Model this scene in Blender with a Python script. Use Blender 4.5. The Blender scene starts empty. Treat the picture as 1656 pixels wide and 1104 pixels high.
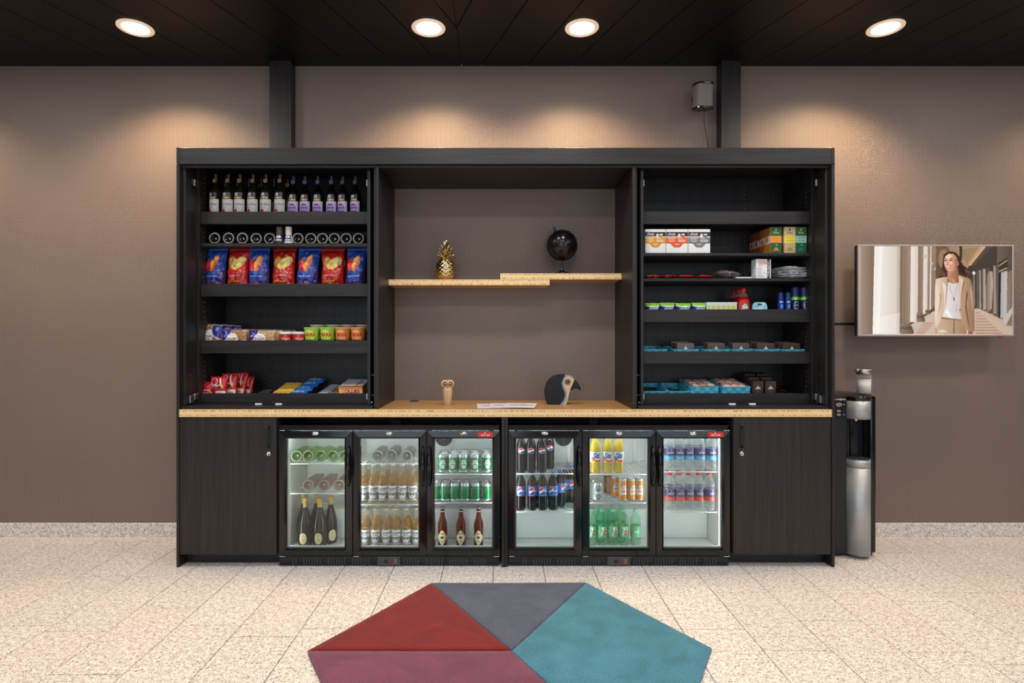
import bpy, bmesh, math, random
import numpy as np
from mathutils import Vector, Matrix, Euler, noise as mnoise

random.seed(7)
sc = bpy.context.scene
COL = sc.collection
PI = math.pi

# ------------------------------------------------------------------ camera, world, light, exposure
F, VX, VY, CH = 942.0, 809.0, 555.0, 1.357      # focal length / vanishing point in pixels of 1656x1104, eye height in m
YF, YW, HC = 3.53, 4.10, 3.306                  # cabinet front, back wall, ceiling height
def X(px, Y): return (px - VX) * Y / F
def Z(py, Y): return CH + (VY - py) * Y / F

cam = bpy.data.cameras.new('camera')
cam.sensor_width = 36.0
cam.lens = F / 1656.0 * 36.0
cam.shift_x = (828.0 - VX) / 1656.0
cam.shift_y = (VY - 552.0) / 1656.0
cam.clip_start = 0.05
cam_ob = bpy.data.objects.new('camera', cam)
cam_ob.location = (0, 0, CH)
cam_ob.rotation_euler = (PI / 2, 0, 0)
COL.objects.link(cam_ob)
sc.camera = cam_ob

world = bpy.data.worlds.new('lobby_daylight')
sc.world = world
world.use_nodes = True
world.node_tree.nodes['Background'].inputs[0].default_value = (0.88, 0.94, 1.0, 1)
world.node_tree.nodes['Background'].inputs[1].default_value = 0.13

def area_light(name, loc, rot, sx, sy, power, col):
    l = bpy.data.lights.new(name, 'AREA'); l.shape = 'RECTANGLE'; l.size = sx; l.size_y = sy
    l.energy = power; l.color = col
    o = bpy.data.objects.new(name, l); o.location = loc; o.rotation_euler = rot
    COL.objects.link(o); return o
# tall glass front of the lobby, behind the photographer
area_light('lobby_window_daylight', (-1.3, -3.2, 1.75), (PI / 2, 0, 0), 3.2, 2.6, 62, (0.74, 0.87, 1.0))
area_light('lobby_window_daylight', (2.9, -3.2, 1.75), (PI / 2, 0, 0), 2.4, 2.6, 40, (0.74, 0.87, 1.0))
# unseen rows of ceiling downlights, added to light the floor before the cabinet
for ry, rp in ((2.8, 14.0), (1.0, 13.0), (-1.0, 12.0)):
    for rx in (-3.7, -2.25, -0.443, 0.504, 2.38, 3.8):
        o = area_light('unseen_downlight', (rx, ry, HC - 0.012), (0, 0, 0), 0.2, 0.2, rp, (1.0, 0.965, 0.93)); o.data.shape = 'DISK'

for rx in (-4.05, 4.2):                          # the same row as the four in view, beyond both ends of the frame
    l = bpy.data.lights.new('unseen_downlight', 'SPOT'); l.energy = 65; l.color = (1.0, 0.73, 0.42); l.spot_size = math.radians(134); l.spot_blend = 0.65; l.shadow_soft_size = 0.06
    o = bpy.data.objects.new('unseen_downlight', l); o.location = (rx, 3.6, HC - 0.03); COL.objects.link(o)

sc.view_settings.view_transform = 'Standard'
sc.view_settings.look = 'None'
sc.view_settings.exposure = 0.0
sc.view_settings.gamma = 1.0
sc.view_settings.use_curve_mapping = False
sc.cycles.transparent_max_bounces = 48

# ------------------------------------------------------------------ colour, materials
def lin(c):
    c = c / 255.0
    return c / 12.92 if c <= 0.04045 else ((c + 0.055) / 1.055) ** 2.4
def C(r, g, b): return (lin(r), lin(g), lin(b))
def C4(c): return (c[0], c[1], c[2], 1.0)

MATS = {}
def nmat(name):
    m = bpy.data.materials.new(name); m.use_nodes = True
    nt = m.node_tree
    return m, nt, nt.nodes['Principled BSDF'], nt.nodes['Material Output']
def mat(name, col, rough=0.5, metal=0.0, spec=0.5, emit=None, estr=0.0, coat=0.0, bump=0.0, bscale=200.0, var=0.0):
    if name in MATS: return MATS[name]
    m, nt, b, out = nmat(name)
    b.inputs['Base Color'].default_value = C4(col)
    b.inputs['Roughness'].default_value = rough
    b.inputs['Metallic'].default_value = metal
    b.inputs['Specular IOR Level'].default_value = spec
    b.inputs['Coat Weight'].default_value = coat
    if emit is not None:
        b.inputs['Emission Color'].default_value = C4(emit); b.inputs['Emission Strength'].default_value = estr
    if bump or var:
        tc = nt.nodes.new('ShaderNodeTexCoord')
        n = nt.nodes.new('ShaderNodeTexNoise'); n.inputs['Scale'].default_value = bscale; n.inputs['Detail'].default_value = 3
        nt.links.new(tc.outputs['Object'], n.inputs['Vector'])
        if bump:
            bp = nt.nodes.new('ShaderNodeBump'); bp.inputs['Strength'].default_value = bump; bp.inputs['Distance'].default_value = 0.004
            nt.links.new(n.outputs['Fac'], bp.inputs['Height']); nt.links.new(bp.outputs['Normal'], b.inputs['Normal'])
        if var:
            r = nt.nodes.new('ShaderNodeValToRGB')
            r.color_ramp.elements[0].position = 0.3; r.color_ramp.elements[1].position = 0.7
            r.color_ramp.elements[0].color = C4([c * (1 - var) for c in col]); r.color_ramp.elements[1].color = C4([min(1, c * (1 + var)) for c in col])
            nt.links.new(n.outputs['Fac'], r.inputs['Fac']); nt.links.new(r.outputs['Color'], b.inputs['Base Color'])
    MATS[name] = m
    return m

def grain_mat(name, c1, c2, stretch, rough=0.45, scale=1.0, bump=0.15, spec=0.5):
    """wood grain: noise drawn out along one object axis"""
    m, nt, b, out = nmat(name)
    tc = nt.nodes.new('ShaderNodeTexCoord'); mp = nt.nodes.new('ShaderNodeMapping')
    mp.inputs['Scale'].default_value = stretch
    n = nt.nodes.new('ShaderNodeTexNoise'); n.inputs['Scale'].default_value = scale; n.inputs['Detail'].default_value = 6; n.inputs['Roughness'].default_value = 0.65
    n.inputs['Distortion'].default_value = 0.4
    r = nt.nodes.new('ShaderNodeValToRGB')
    r.color_ramp.elements[0].position = 0.32; r.color_ramp.elements[1].position = 0.68
    r.color_ramp.elements[0].color = C4(c1); r.color_ramp.elements[1].color = C4(c2)
    bp = nt.nodes.new('ShaderNodeBump'); bp.inputs['Strength'].default_value = bump; bp.inputs['Distance'].default_value = 0.002
    L = nt.links.new
    L(tc.outputs['Object'], mp.inputs['Vector']); L(mp.outputs['Vector'], n.inputs['Vector'])
    L(n.outputs['Fac'], r.inputs['Fac']); L(r.outputs['Color'], b.inputs['Base Color'])
    L(n.outputs['Fac'], bp.inputs['Height']); L(bp.outputs['Normal'], b.inputs['Normal'])
    b.inputs['Roughness'].default_value = rough; b.inputs['Specular IOR Level'].default_value = spec
    MATS[name] = m
    return m

def clear_mat(name, tint, base, opacity, rough=0.06, edge=0.5):
    """thin see-through glass or plastic: tinted transmission, a body colour and a gloss that grows at grazing angles"""
    m, nt, b, out = nmat(name)
    b.inputs['Base Color'].default_value = C4(base); b.inputs['Roughness'].default_value = rough
    t = nt.nodes.new('ShaderNodeBsdfTransparent'); t.inputs[0].default_value = C4(tint)
    mx = nt.nodes.new('ShaderNodeMixShader')
    lw = nt.nodes.new('ShaderNodeLayerWeight'); lw.inputs['Blend'].default_value = 0.35
    mr = nt.nodes.new('ShaderNodeMapRange')
    mr.inputs['To Min'].default_value = opacity; mr.inputs['To Max'].default_value = min(1.0, opacity + edge)
    L = nt.links.new
    L(lw.outputs['Facing'], mr.inputs['Value']); L(mr.outputs['Result'], mx.inputs[0])
    L(t.outputs[0], mx.inputs[1]); L(b.outputs[0], mx.inputs[2]); L(mx.outputs[0], out.inputs['Surface'])
    MATS[name] = m
    return m

def pane_mat(name, ior=1.5, tint=(0.93, 0.96, 0.95)):
    m, nt, b, out = nmat(name)
    nt.nodes.remove(b)
    t = nt.nodes.new('ShaderNodeBsdfTransparent'); t.inputs[0].default_value = C4(tint)
    g = nt.nodes.new('ShaderNodeBsdfGlossy'); g.inputs['Roughness'].default_value = 0.015
    fr = nt.nodes.new('ShaderNodeFresnel'); fr.inputs['IOR'].default_value = ior
    mx = nt.nodes.new('ShaderNodeMixShader'); L = nt.links.new
    L(fr.outputs[0], mx.inputs[0]); L(t.outputs[0], mx.inputs[1]); L(g.outputs[0], mx.inputs[2]); L(mx.outputs[0], out.inputs['Surface'])
    MATS[name] = m
    return m

def print_mat(name, rough=0.5, metal=0.0, spec=0.5, emit=0.0):
    """flat print: colours are carried by the mesh"""
    m, nt, b, out = nmat(name)
    a = nt.nodes.new('ShaderNodeAttribute'); a.attribute_name = 'Col'
    nt.links.new(a.outputs['Color'], b.inputs['Base Color'])
    b.inputs['Roughness'].default_value = rough; b.inputs['Metallic'].default_value = metal; b.inputs['Specular IOR Level'].default_value = spec
    if emit:
        nt.links.new(a.outputs['Color'], b.inputs['Emission Color']); b.inputs['Emission Strength'].default_value = emit
        nt.links.remove(b.inputs['Base Color'].links[0]); b.inputs['Base Color'].default_value = (0.004, 0.004, 0.004, 1)
    MATS[name] = m
    return m

# ------------------------------------------------------------------ mesh building
class MB:
    def __init__(s): s.v = []; s.f = []; s.sm = []
    def add(s, vs, fs, smooth=False, M=None):
        o = len(s.v)
        for p in vs:
            p = Vector(p)
            s.v.append(tuple(M @ p if M else p))
        for f in fs: s.f.append([i + o for i in f]); s.sm.append(smooth)
        return s
    def box(s, x0, x1, y0, y1, z0, z1, M=None):
        vs = [(x0, y0, z0), (x1, y0, z0), (x1, y1, z0), (x0, y1, z0), (x0, y0, z1), (x1, y0, z1), (x1, y1, z1), (x0, y1, z1)]
        return s.add(vs, [(0, 3, 2, 1), (4, 5, 6, 7), (0, 1, 5, 4), (1, 2, 6, 5), (2, 3, 7, 6), (3, 0, 4, 7)], False, M)
    def rbox(s, x0, x1, y0, y1, z0, z1, r=0.002, seg=1, M=None):
        bm = bmesh.new(); bmesh.ops.create_cube(bm, size=1.0)
        for v in bm.verts:
            v.co = Vector(((x0 + x1) / 2 + v.co.x * (x1 - x0), (y0 + y1) / 2 + v.co.y * (y1 - y0), (z0 + z1) / 2 + v.co.z * (z1 - z0)))
        bmesh.ops.bevel(bm, geom=list(bm.edges), offset=r, segments=seg, affect='EDGES', profile=0.5)
        bm.verts.index_update()
        s.add([v.co.copy() for v in bm.verts], [[v.index for v in f.verts] for f in bm.faces], seg > 2, M)
        bm.free(); return s
    def lathe(s, prof, n=20, M=None, smooth=True):
        vs = []; fs = []; rings = []
        for (r, z) in prof:
            if r < 1e-6: rings.append([len(vs)]); vs.append((0, 0, z))
            else:
                rings.append(list(range(len(vs), len(vs) + n)))
                vs += [(r * math.cos(2 * PI * k / n), r * math.sin(2 * PI * k / n), z) for k in range(n)]
        for a, b in zip(rings, rings[1:]):
            if len(a) == 1 and len(b) == 1: continue
            for k in range(n):
                k2 = (k + 1) % n
                if len(a) == 1: fs.append((a[0], b[k2], b[k]))
                elif len(b) == 1: fs.append((a[k], a[k2], b[0]))
                else: fs.append((a[k], a[k2], b[k2], b[k]))
        return s.add(vs, fs, smooth, M)
    def tube(s, pts, r, n=8, M=None):
        pts = [Vector(p) for p in pts]; vs = []; fs = []
        rr = r if isinstance(r, (list, tuple)) else [r] * len(pts)
        for i, p in enumerate(pts):
            d = (pts[min(i + 1, len(pts) - 1)] - pts[max(i - 1, 0)]).normalized()
            up = Vector((0, 0, 1)) if abs(d.z) < 0.9 else Vector((1, 0, 0))
            a = d.cross(up).normalized(); b = d.cross(a).normalized()
            for k in range(n):
                t = 2 * PI * k / n
                vs.append(p + (a * math.cos(t) + b * math.sin(t)) * rr[i])
        for i in range(len(pts) - 1):
            for k in range(n):
                k2 = (k + 1) % n
                fs.append((i * n + k, (i + 1) * n + k, (i + 1) * n + k2, i * n + k2))
        fs.append(tuple(range(n))); fs.append(tuple((len(pts) - 1) * n + k for k in reversed(range(n))))
        return s.add(vs, fs, n > 4, M)
    def prism_y(s, poly, y0, y1, M=None):
        """outline in x,z pushed along y"""
        n = len(poly); ar = sum(poly[i][0] * poly[(i + 1) % n][1] - poly[(i + 1) % n][0] * poly[i][1] for i in range(n))
        if ar < 0: poly = poly[::-1]
        vs = [(x, y0, z) for x, z in poly] + [(x, y1, z) for x, z in poly]
        fs = [tuple(range(n)), tuple(reversed(range(n, 2 * n)))] + [(i, i + n, (i + 1) % n + n, (i + 1) % n) for i in range(n)]
        return s.add(vs, fs, False, M)
    def prism_z(s, poly, z0, z1, M=None):
        n = len(poly); ar = sum(poly[i][0] * poly[(i + 1) % n][1] - poly[(i + 1) % n][0] * poly[i][1] for i in range(n))
        if ar < 0: poly = poly[::-1]
        vs = [(x, y, z0) for x, y in poly] + [(x, y, z1) for x, y in poly]
        fs = [tuple(reversed(range(n))), tuple(range(n, 2 * n))] + [(i, (i + 1) % n, (i + 1) % n + n, i + n) for i in range(n)]
        return s.add(vs, fs, False, M)
    def ell(s, c, r, nu=20, nv=12, M=None):
        pr = [(math.sin(PI * k / nv), -math.cos(PI * k / nv)) for k in range(nv + 1)]
        pr[0] = (0, -1); pr[-1] = (0, 1)
        T = Matrix.Translation(c) @ Matrix.Diagonal((r[0], r[1], r[2], 1))
        return s.lathe(pr, nu, (M @ T) if M else T)
    def mesh(s, name, m):
        me = bpy.data.meshes.new(name)
        me.from_pydata(s.v, [], s.f)
        me.polygons.foreach_set('use_smooth', s.sm)
        if m: me.materials.append(m)
        me.update(); return me
    def build(s, name, m, parent=None, label=None):
        o = bpy.data.objects.new(name, s.mesh(name, m)); COL.objects.link(o)
        if parent: o.parent = parent
        if label: o['label'] = label
        return o

def thing(name, label, cat, loc=(0, 0, 0), rot=(0, 0, 0), group=None):
    o = bpy.data.objects.new(name, None); o.empty_display_size = 0.05
    COL.objects.link(o); o.location = loc; o.rotation_euler = rot
    if label: o['label'] = label
    o['category'] = cat
    if group: o['group'] = group
    return o
def tag(o, label, cat, group=None):
    o['label'] = label; o['category'] = cat
    if group: o['group'] = group
    return o
def struct(o): o['kind'] = 'structure'; return o
def copy_tree(o, parent=None):
    c = o.copy(); COL.objects.link(c); c.parent = parent
    for ch in list(o.children): copy_tree(ch, c)
    return c
USED = set()
def put(proto, label, loc, rot=(0, 0, 0), group=None, scale=None):
    """the first call moves the thing itself, later ones place a copy of it with its parts"""
    if proto.name in USED: o = copy_tree(proto)
    else: USED.add(proto.name); o = proto
    o.location = loc; o.rotation_euler = rot; o['label'] = label
    if scale: o.scale = scale
    if group: o['group'] = group
    return o
NTH = ['first', 'second', 'third', 'fourth', 'fifth', 'sixth', 'seventh', 'eighth', 'ninth', 'tenth']
def pos(i, n):
    if n == 1: return 'the only one'
    if n == 2: return ['left one', 'right one'][i]
    return 'leftmost' if i == 0 else 'rightmost' if i == n - 1 else NTH[i] + ' from left'

# ------------------------------------------------------------------ flat print: a canvas painted in numbers
_TXT = {}
def text_tris(s, shear=0.0, bold=0.0):
    k = (s, shear, bold)
    if k not in _TXT:
        cu = bpy.data.curves.new('lettering', 'FONT'); cu.body = s; cu.shear = shear; cu.offset = bold; cu.resolution_u = 4
        ob = bpy.data.objects.new('lettering', cu)
        me = ob.to_mesh(); me.calc_loop_triangles()
        v = np.array([p.co[:2] for p in me.vertices], float).reshape(-1, 2)
        t = np.array([x.vertices[:] for x in me.loop_triangles], int).reshape(-1, 3)
        ob.to_mesh_clear(); bpy.data.objects.remove(ob); bpy.data.curves.remove(cu)
        v = v - v.min(0); v = v / np.maximum(v.max(0), 1e-6)
        _TXT[k] = (v, t)
    return _TXT[k]
class Cv:
    SS = 2
    def __init__(s, w, h, bg):
        s.w, s.h = w, h
        s.a = np.zeros((h * s.SS, w * s.SS, 3)); s.a[:] = np.array(bg) / 255.0
        s.m = None
        W, H = w * s.SS, h * s.SS
        s.U, s.V = np.meshgrid((np.arange(W) + 0.5) / W, 1 - (np.arange(H) + 0.5) / H)
    def _put(s, k, c, al=1.0):
        c = np.array(c, float) / 255.0
        s.a[k] = s.a[k] * (1 - al) + c * al
        return s
    def rect(s, u0, v0, u1, v1, c, al=1.0): return s._put((s.U >= u0) & (s.U <= u1) & (s.V >= v0) & (s.V <= v1), c, al)
    def ell(s, cx, cy, rx, ry, c, ang=0.0, al=1.0, asp=1.0):
        du = (s.U - cx) * asp; dv = s.V - cy; ca, sa = math.cos(ang), math.sin(ang)
        return s._put((((du * ca + dv * sa) / (rx * asp)) ** 2 + ((-du * sa + dv * ca) / ry) ** 2) <= 1, c, al)
    def ring(s, cx, cy, rx, ry, t, c):
        e = ((s.U - cx) / rx) ** 2 + ((s.V - cy) / ry) ** 2
        return s._put((e <= 1) & (e >= (1 - t) ** 2), c)
    def inside(s, pts):
        k = np.zeros(s.U.shape, bool); n = len(pts)
        for i in range(n):
            (x0, y0), (x1, y1) = pts[i], pts[(i + 1) % n]
            if y0 == y1: continue
            k ^= ((y0 > s.V) != (y1 > s.V)) & (s.U < (x1 - x0) * (s.V - y0) / (y1 - y0) + x0)
        return k
    def poly(s, pts, c, al=1.0): return s._put(s.inside(pts), c, al)
    def grad(s, pts, c0, c1, ax=0):
        k = s.inside(pts); T = s.U if ax == 0 else s.V
        if not k.any(): return s
        t = T[k]; t = (t - t.min()) / max(1e-6, t.max() - t.min())
        s.a[k] = (np.array(c0)[None] * (1 - t[:, None]) + np.array(c1)[None] * t[:, None]) / 255.0
        return s
    def text(s, t, cx, cy, tw, th, c, shear=0.0, bold=0.02, rot=0.0):
        v, tr = text_tris(t, shear, bold)
        p = (v - 0.5) * np.array([tw, th])
        if rot:
            ca, sa = math.cos(rot), math.sin(rot); p = np.stack([p[:, 0] * ca - p[:, 1] * sa, p[:, 0] * sa + p[:, 1] * ca], 1)
        p = p + np.array([cx, cy])
        H, W = s.U.shape
        k = np.zeros((H, W), bool)
        for a, b, d in p[tr]:
            x0 = max(0, int(min(a[0], b[0], d[0]) * W) - 1); x1 = min(W, int(max(a[0], b[0], d[0]) * W) + 2)
            y0 = max(0, int((1 - max(a[1], b[1], d[1])) * H) - 1); y1 = min(H, int((1 - min(a[1], b[1], d[1])) * H) + 2)
            if x1 <= x0 or y1 <= y0: continue
            U = s.U[y0:y1, x0:x1]; V = s.V[y0:y1, x0:x1]
            e = lambda q, r: (r[0] - q[0]) * (V - q[1]) - (r[1] - q[1]) * (U - q[0])
            e0, e1, e2 = e(a, b), e(b, d), e(d, a)
            k[y0:y1, x0:x1] |= ((e0 >= 0) & (e1 >= 0) & (e2 >= 0)) | ((e0 <= 0) & (e1 <= 0) & (e2 <= 0))
        return s._put(k, c)
    def speck(s, n, cols, u0=0, v0=0, u1=1, v1=1, r=0.02, rng=None, asp=1.0):
        rng = rng or random
        for _ in range(n):
            s.ell(rng.uniform(u0, u1), rng.uniform(v0, v1), r * rng.uniform(.5, 1.2), r * asp * rng.uniform(.5, 1.2), rng.choice(cols))
        return s
    def keep(s, pts=None, fn=None):
        s.m = s.inside(pts) if pts is not None else fn(s.U, s.V)
        return s
    def out(s):
        q = s.SS
        a = s.a.reshape(s.h, q, s.w, q, 3).mean((1, 3))
        a = np.where(a <= 0.04045, a / 12.92, ((a + 0.055) / 1.055) ** 2.4)
        m = None if s.m is None else s.m.reshape(s.h, q, s.w, q).mean((1, 3))
        return a[::-1], (None if m is None else m[::-1])       # row 0 at the bottom

def grid_mesh(name, cv, fn, m, back=None):
    """canvas laid on the surface fn(u, v); back(u, v) closes it behind"""
    a, msk = cv.out(); h, w, _ = a.shape
    vs = []; cols = []; fs = []
    def sheet(g, flip):
        o = len(vs)
        for j in range(h):
            for i in range(w):
                vs.append(tuple(g(i / (w - 1), j / (h - 1)))); cols.append(a[j, i])
        for j in range(h - 1):
            for i in range(w - 1):
                if msk is not None and msk[j:j + 2, i:i + 2].mean() < 0.5: continue
                q = (o + j * w + i, o + j * w + i + 1, o + (j + 1) * w + i + 1, o + (j + 1) * w + i)
                fs.append(q[::-1] if flip else q)
    sheet(fn, False)
    if back: sheet(back, True)
    me = bpy.data.meshes.new(name); me.from_pydata(vs, [], fs)
    at = me.color_attributes.new('Col', 'FLOAT_COLOR', 'POINT')
    c = np.ones((len(vs), 4), np.float32); c[:, :3] = np.array(cols)
    at.data.foreach_set('color', c.ravel())
    me.polygons.foreach_set('use_smooth', [True] * len(fs))
    me.materials.append(m); me.update()
    return me
def grid_obj(name, cv, fn, m, parent=None, back=None, label=None):
    o = bpy.data.objects.new(name, grid_mesh(name, cv, fn, m, back)); COL.objects.link(o)
    if parent: o.parent = parent
    if label: o['label'] = label
    return o
def on_cyl(R, z0, z1, ang, mid=0.0):
    return lambda u, v: (R * math.sin((u - .5) * ang + mid), -R * math.cos((u - .5) * ang + mid), z0 + (z1 - z0) * v)
def on_cone(R0, R1, z0, z1, ang):
    return lambda u, v: ((R0 + (R1 - R0) * v) * math.sin((u - .5) * ang), -(R0 + (R1 - R0) * v) * math.cos((u - .5) * ang), z0 + (z1 - z0) * v)
def on_front(x0, x1, z0, z1, y): return lambda u, v: (x0 + (x1 - x0) * u, y, z0 + (z1 - z0) * v)
def on_left(y0, y1, z0, z1, x): return lambda u, v: (x, y1 + (y0 - y1) * u, z0 + (z1 - z0) * v)
def on_top(x0, x1, y0, y1, z): return lambda u, v: (x0 + (x1 - x0) * u, y0 + (y1 - y0) * v, z)

# ------------------------------------------------------------------ shared materials
WOOD_V = grain_mat('black_stained_oak_upright', C(27, 24, 23), C(48, 42, 40), (60, 60, 2.2), 0.42, spec=0.38)
WOOD_H = grain_mat('black_stained_oak_lying', C(27, 24, 23), C(48, 42, 40), (2.2, 60, 60), 0.42, spec=0.38)
BAMBOO = grain_mat('bamboo_board', C(190, 138, 76), C(214, 164, 98), (3, 40, 40), 0.38, bump=0.05)
BLACK_GLOSS = mat('black_gloss_plastic', C(14, 14, 15), 0.14, spec=0.5)
BLACK = mat('black_matt_plastic', C(20, 20, 22), 0.45)
BLACK_METAL = mat('black_powder_coat', C(22, 22, 24), 0.38)
CHROME = mat('bright_nickel', C(215, 215, 215), 0.18, metal=1.0)
STEEL = mat('zinc_steel', C(190, 190, 190), 0.35, metal=1.0)
SILVER = mat('silver_paint', C(176, 178, 180), 0.45, metal=0.55)
WHITE = mat('white_plastic', C(238, 236, 232), 0.4)
GLASS = pane_mat('clear_window_glass', 1.42)
PAPER = print_mat('printed_paper', 0.55)
PGLOSS = print_mat('printed_gloss_film', 0.2, spec=0.6)
PMETAL = print_mat('printed_can', 0.3, metal=0.35)
PEMIT = print_mat('lit_display', 0.4, emit=1.0)

def bamboo_edge():
    """end grain of pressed bamboo: two pale plies between rows of dark strand ends"""
    m, nt, b, out = nmat('bamboo_edge'); L = nt.links.new
    tc = nt.nodes.new('ShaderNodeTexCoord'); sp = nt.nodes.new('ShaderNodeSeparateXYZ'); L(tc.outputs['Generated'], sp.inputs[0])
    band = nt.nodes.new('ShaderNodeValToRGB'); e = band.color_ramp.elements
    e[0].position = 0.0; e[0].color = (0, 0, 0, 1); e[1].position = 1.0; e[1].color = (0, 0, 0, 1)
    for p, v in ((0.1, 0), (0.14, 1), (0.26, 1), (0.30, 0), (0.70, 0), (0.74, 1), (0.86, 1), (0.90, 0)):
        k = e.new(p); k.color = (v, v, v, 1)
    L(sp.outputs['Z'], band.inputs['Fac'])
    mp = nt.nodes.new('ShaderNodeMapping'); mp.inputs['Scale'].default_value = (150, 1, 60); L(tc.outputs['Object'], mp.inputs['Vector'])
    n = nt.nodes.new('ShaderNodeTexNoise'); n.inputs['Scale'].default_value = 1.0; n.inputs['Detail'].default_value = 4; L(mp.outputs['Vector'], n.inputs['Vector'])
    r = nt.nodes.new('ShaderNodeValToRGB'); r.color_ramp.elements[0].position = 0.46; r.color_ramp.elements[1].position = 0.58; L(n.outputs['Fac'], r.inputs['Fac'])
    mu = nt.nodes.new('ShaderNodeMath'); mu.operation = 'MULTIPLY'; L(r.outputs['Color'], mu.inputs[0]); L(band.outputs['Color'], mu.inputs[1])
    mp2 = nt.nodes.new('ShaderNodeMapping'); mp2.inputs['Scale'].default_value = (6, 1, 300); L(tc.outputs['Object'], mp2.inputs['Vector'])
    n2 = nt.nodes.new('ShaderNodeTexNoise'); n2.inputs['Scale'].default_value = 1.0; L(mp2.outputs['Vector'], n2.inputs['Vector'])
    base = nt.nodes.new('ShaderNodeMixRGB'); base.inputs[1].default_value = C4(C(234, 194, 134)); base.inputs[2].default_value = C4(C(248, 220, 168)); L(n2.outputs['Fac'], base.inputs[0])
    mix = nt.nodes.new('ShaderNodeMixRGB'); mix.inputs[2].default_value = C4(C(172, 112, 60)); L(mu.outputs[0], mix.inputs[0]); L(base.outputs[0], mix.inputs[1])
    L(mix.outputs[0], b.inputs['Base Color']); b.inputs['Roughness'].default_value = 0.45
    return m
BAMBOO_EDGE = bamboo_edge()

def granite(name, tint=(1, 1, 1)):
    """pale granite with dark mica flecks and warm feldspar"""
    m, nt, b, out = nmat(name); L = nt.links.new
    tc = nt.nodes.new('ShaderNodeTexCoord'); geo = nt.nodes.new('ShaderNodeNewGeometry')
    n1 = nt.nodes.new('ShaderNodeTexNoise'); n1.inputs['Scale'].default_value = 105; n1.inputs['Detail'].default_value = 2.5; n1.inputs['Roughness'].default_value = 0.6; L(geo.outputs['Position'], n1.inputs['Vector'])
    r1 = nt.nodes.new('ShaderNodeValToRGB'); e = r1.color_ramp.elements
    e[0].position = 0.355; e[0].color = C4(C(66, 57, 56)); e[1].position = 0.425; e[1].color = (1, 1, 1, 1)
    L(n1.outputs['Fac'], r1.inputs['Fac'])
    n2 = nt.nodes.new('ShaderNodeTexNoise'); n2.inputs['Scale'].default_value = 45; n2.inputs['Detail'].default_value = 3; L(geo.outputs['Position'], n2.inputs['Vector'])
    r2 = nt.nodes.new('ShaderNodeValToRGB'); e = r2.color_ramp.elements
    e[0].position = 0.35; e[0].color = C4(C(216, 206, 200)); e[1].position = 0.60; e[1].color = C4(C(246, 241, 238)); L(n2.outputs['Fac'], r2.inputs['Fac'])
    v = nt.nodes.new('ShaderNodeTexNoise'); v.inputs['Scale'].default_value = 260; v.inputs['Detail'].default_value = 1; L(geo.outputs['Position'], v.inputs['Vector'])
    r3 = nt.nodes.new('ShaderNodeValToRGB'); e = r3.color_ramp.elements
    e[0].position = 0.34; e[0].color = C4(C(150, 128, 118)); e[1].position = 0.43; e[1].color = (1, 1, 1, 1); L(v.outputs['Fac'], r3.inputs['Fac'])
    m1 = nt.nodes.new('ShaderNodeMixRGB'); m1.blend_type = 'MULTIPLY'; m1.inputs[0].default_value = 1; L(r2.outputs[0], m1.inputs[1]); L(r1.outputs[0], m1.inputs[2])
    m2 = nt.nodes.new('ShaderNodeMixRGB'); m2.blend_type = 'MULTIPLY'; m2.inputs[0].default_value = 1; L(m1.outputs[0], m2.inputs[1]); L(r3.outputs[0], m2.inputs[2])
    m3 = nt.nodes.new('ShaderNodeMixRGB'); m3.blend_type = 'MULTIPLY'; m3.inputs[0].default_value = 1; L(m2.outputs[0], m3.inputs[1]); m3.inputs[2].default_value = C4(tint)
    L(m3.outputs[0], b.inputs['Base Color']); b.inputs['Roughness'].default_value = 0.42; b.inputs['Specular IOR Level'].default_value = 0.4
    return m
GRANITE = [granite('granite_tile'), granite('granite_tile_warm', (0.985, 0.965, 0.95)), granite('granite_tile_grey', (0.955, 0.955, 0.955))]

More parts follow.
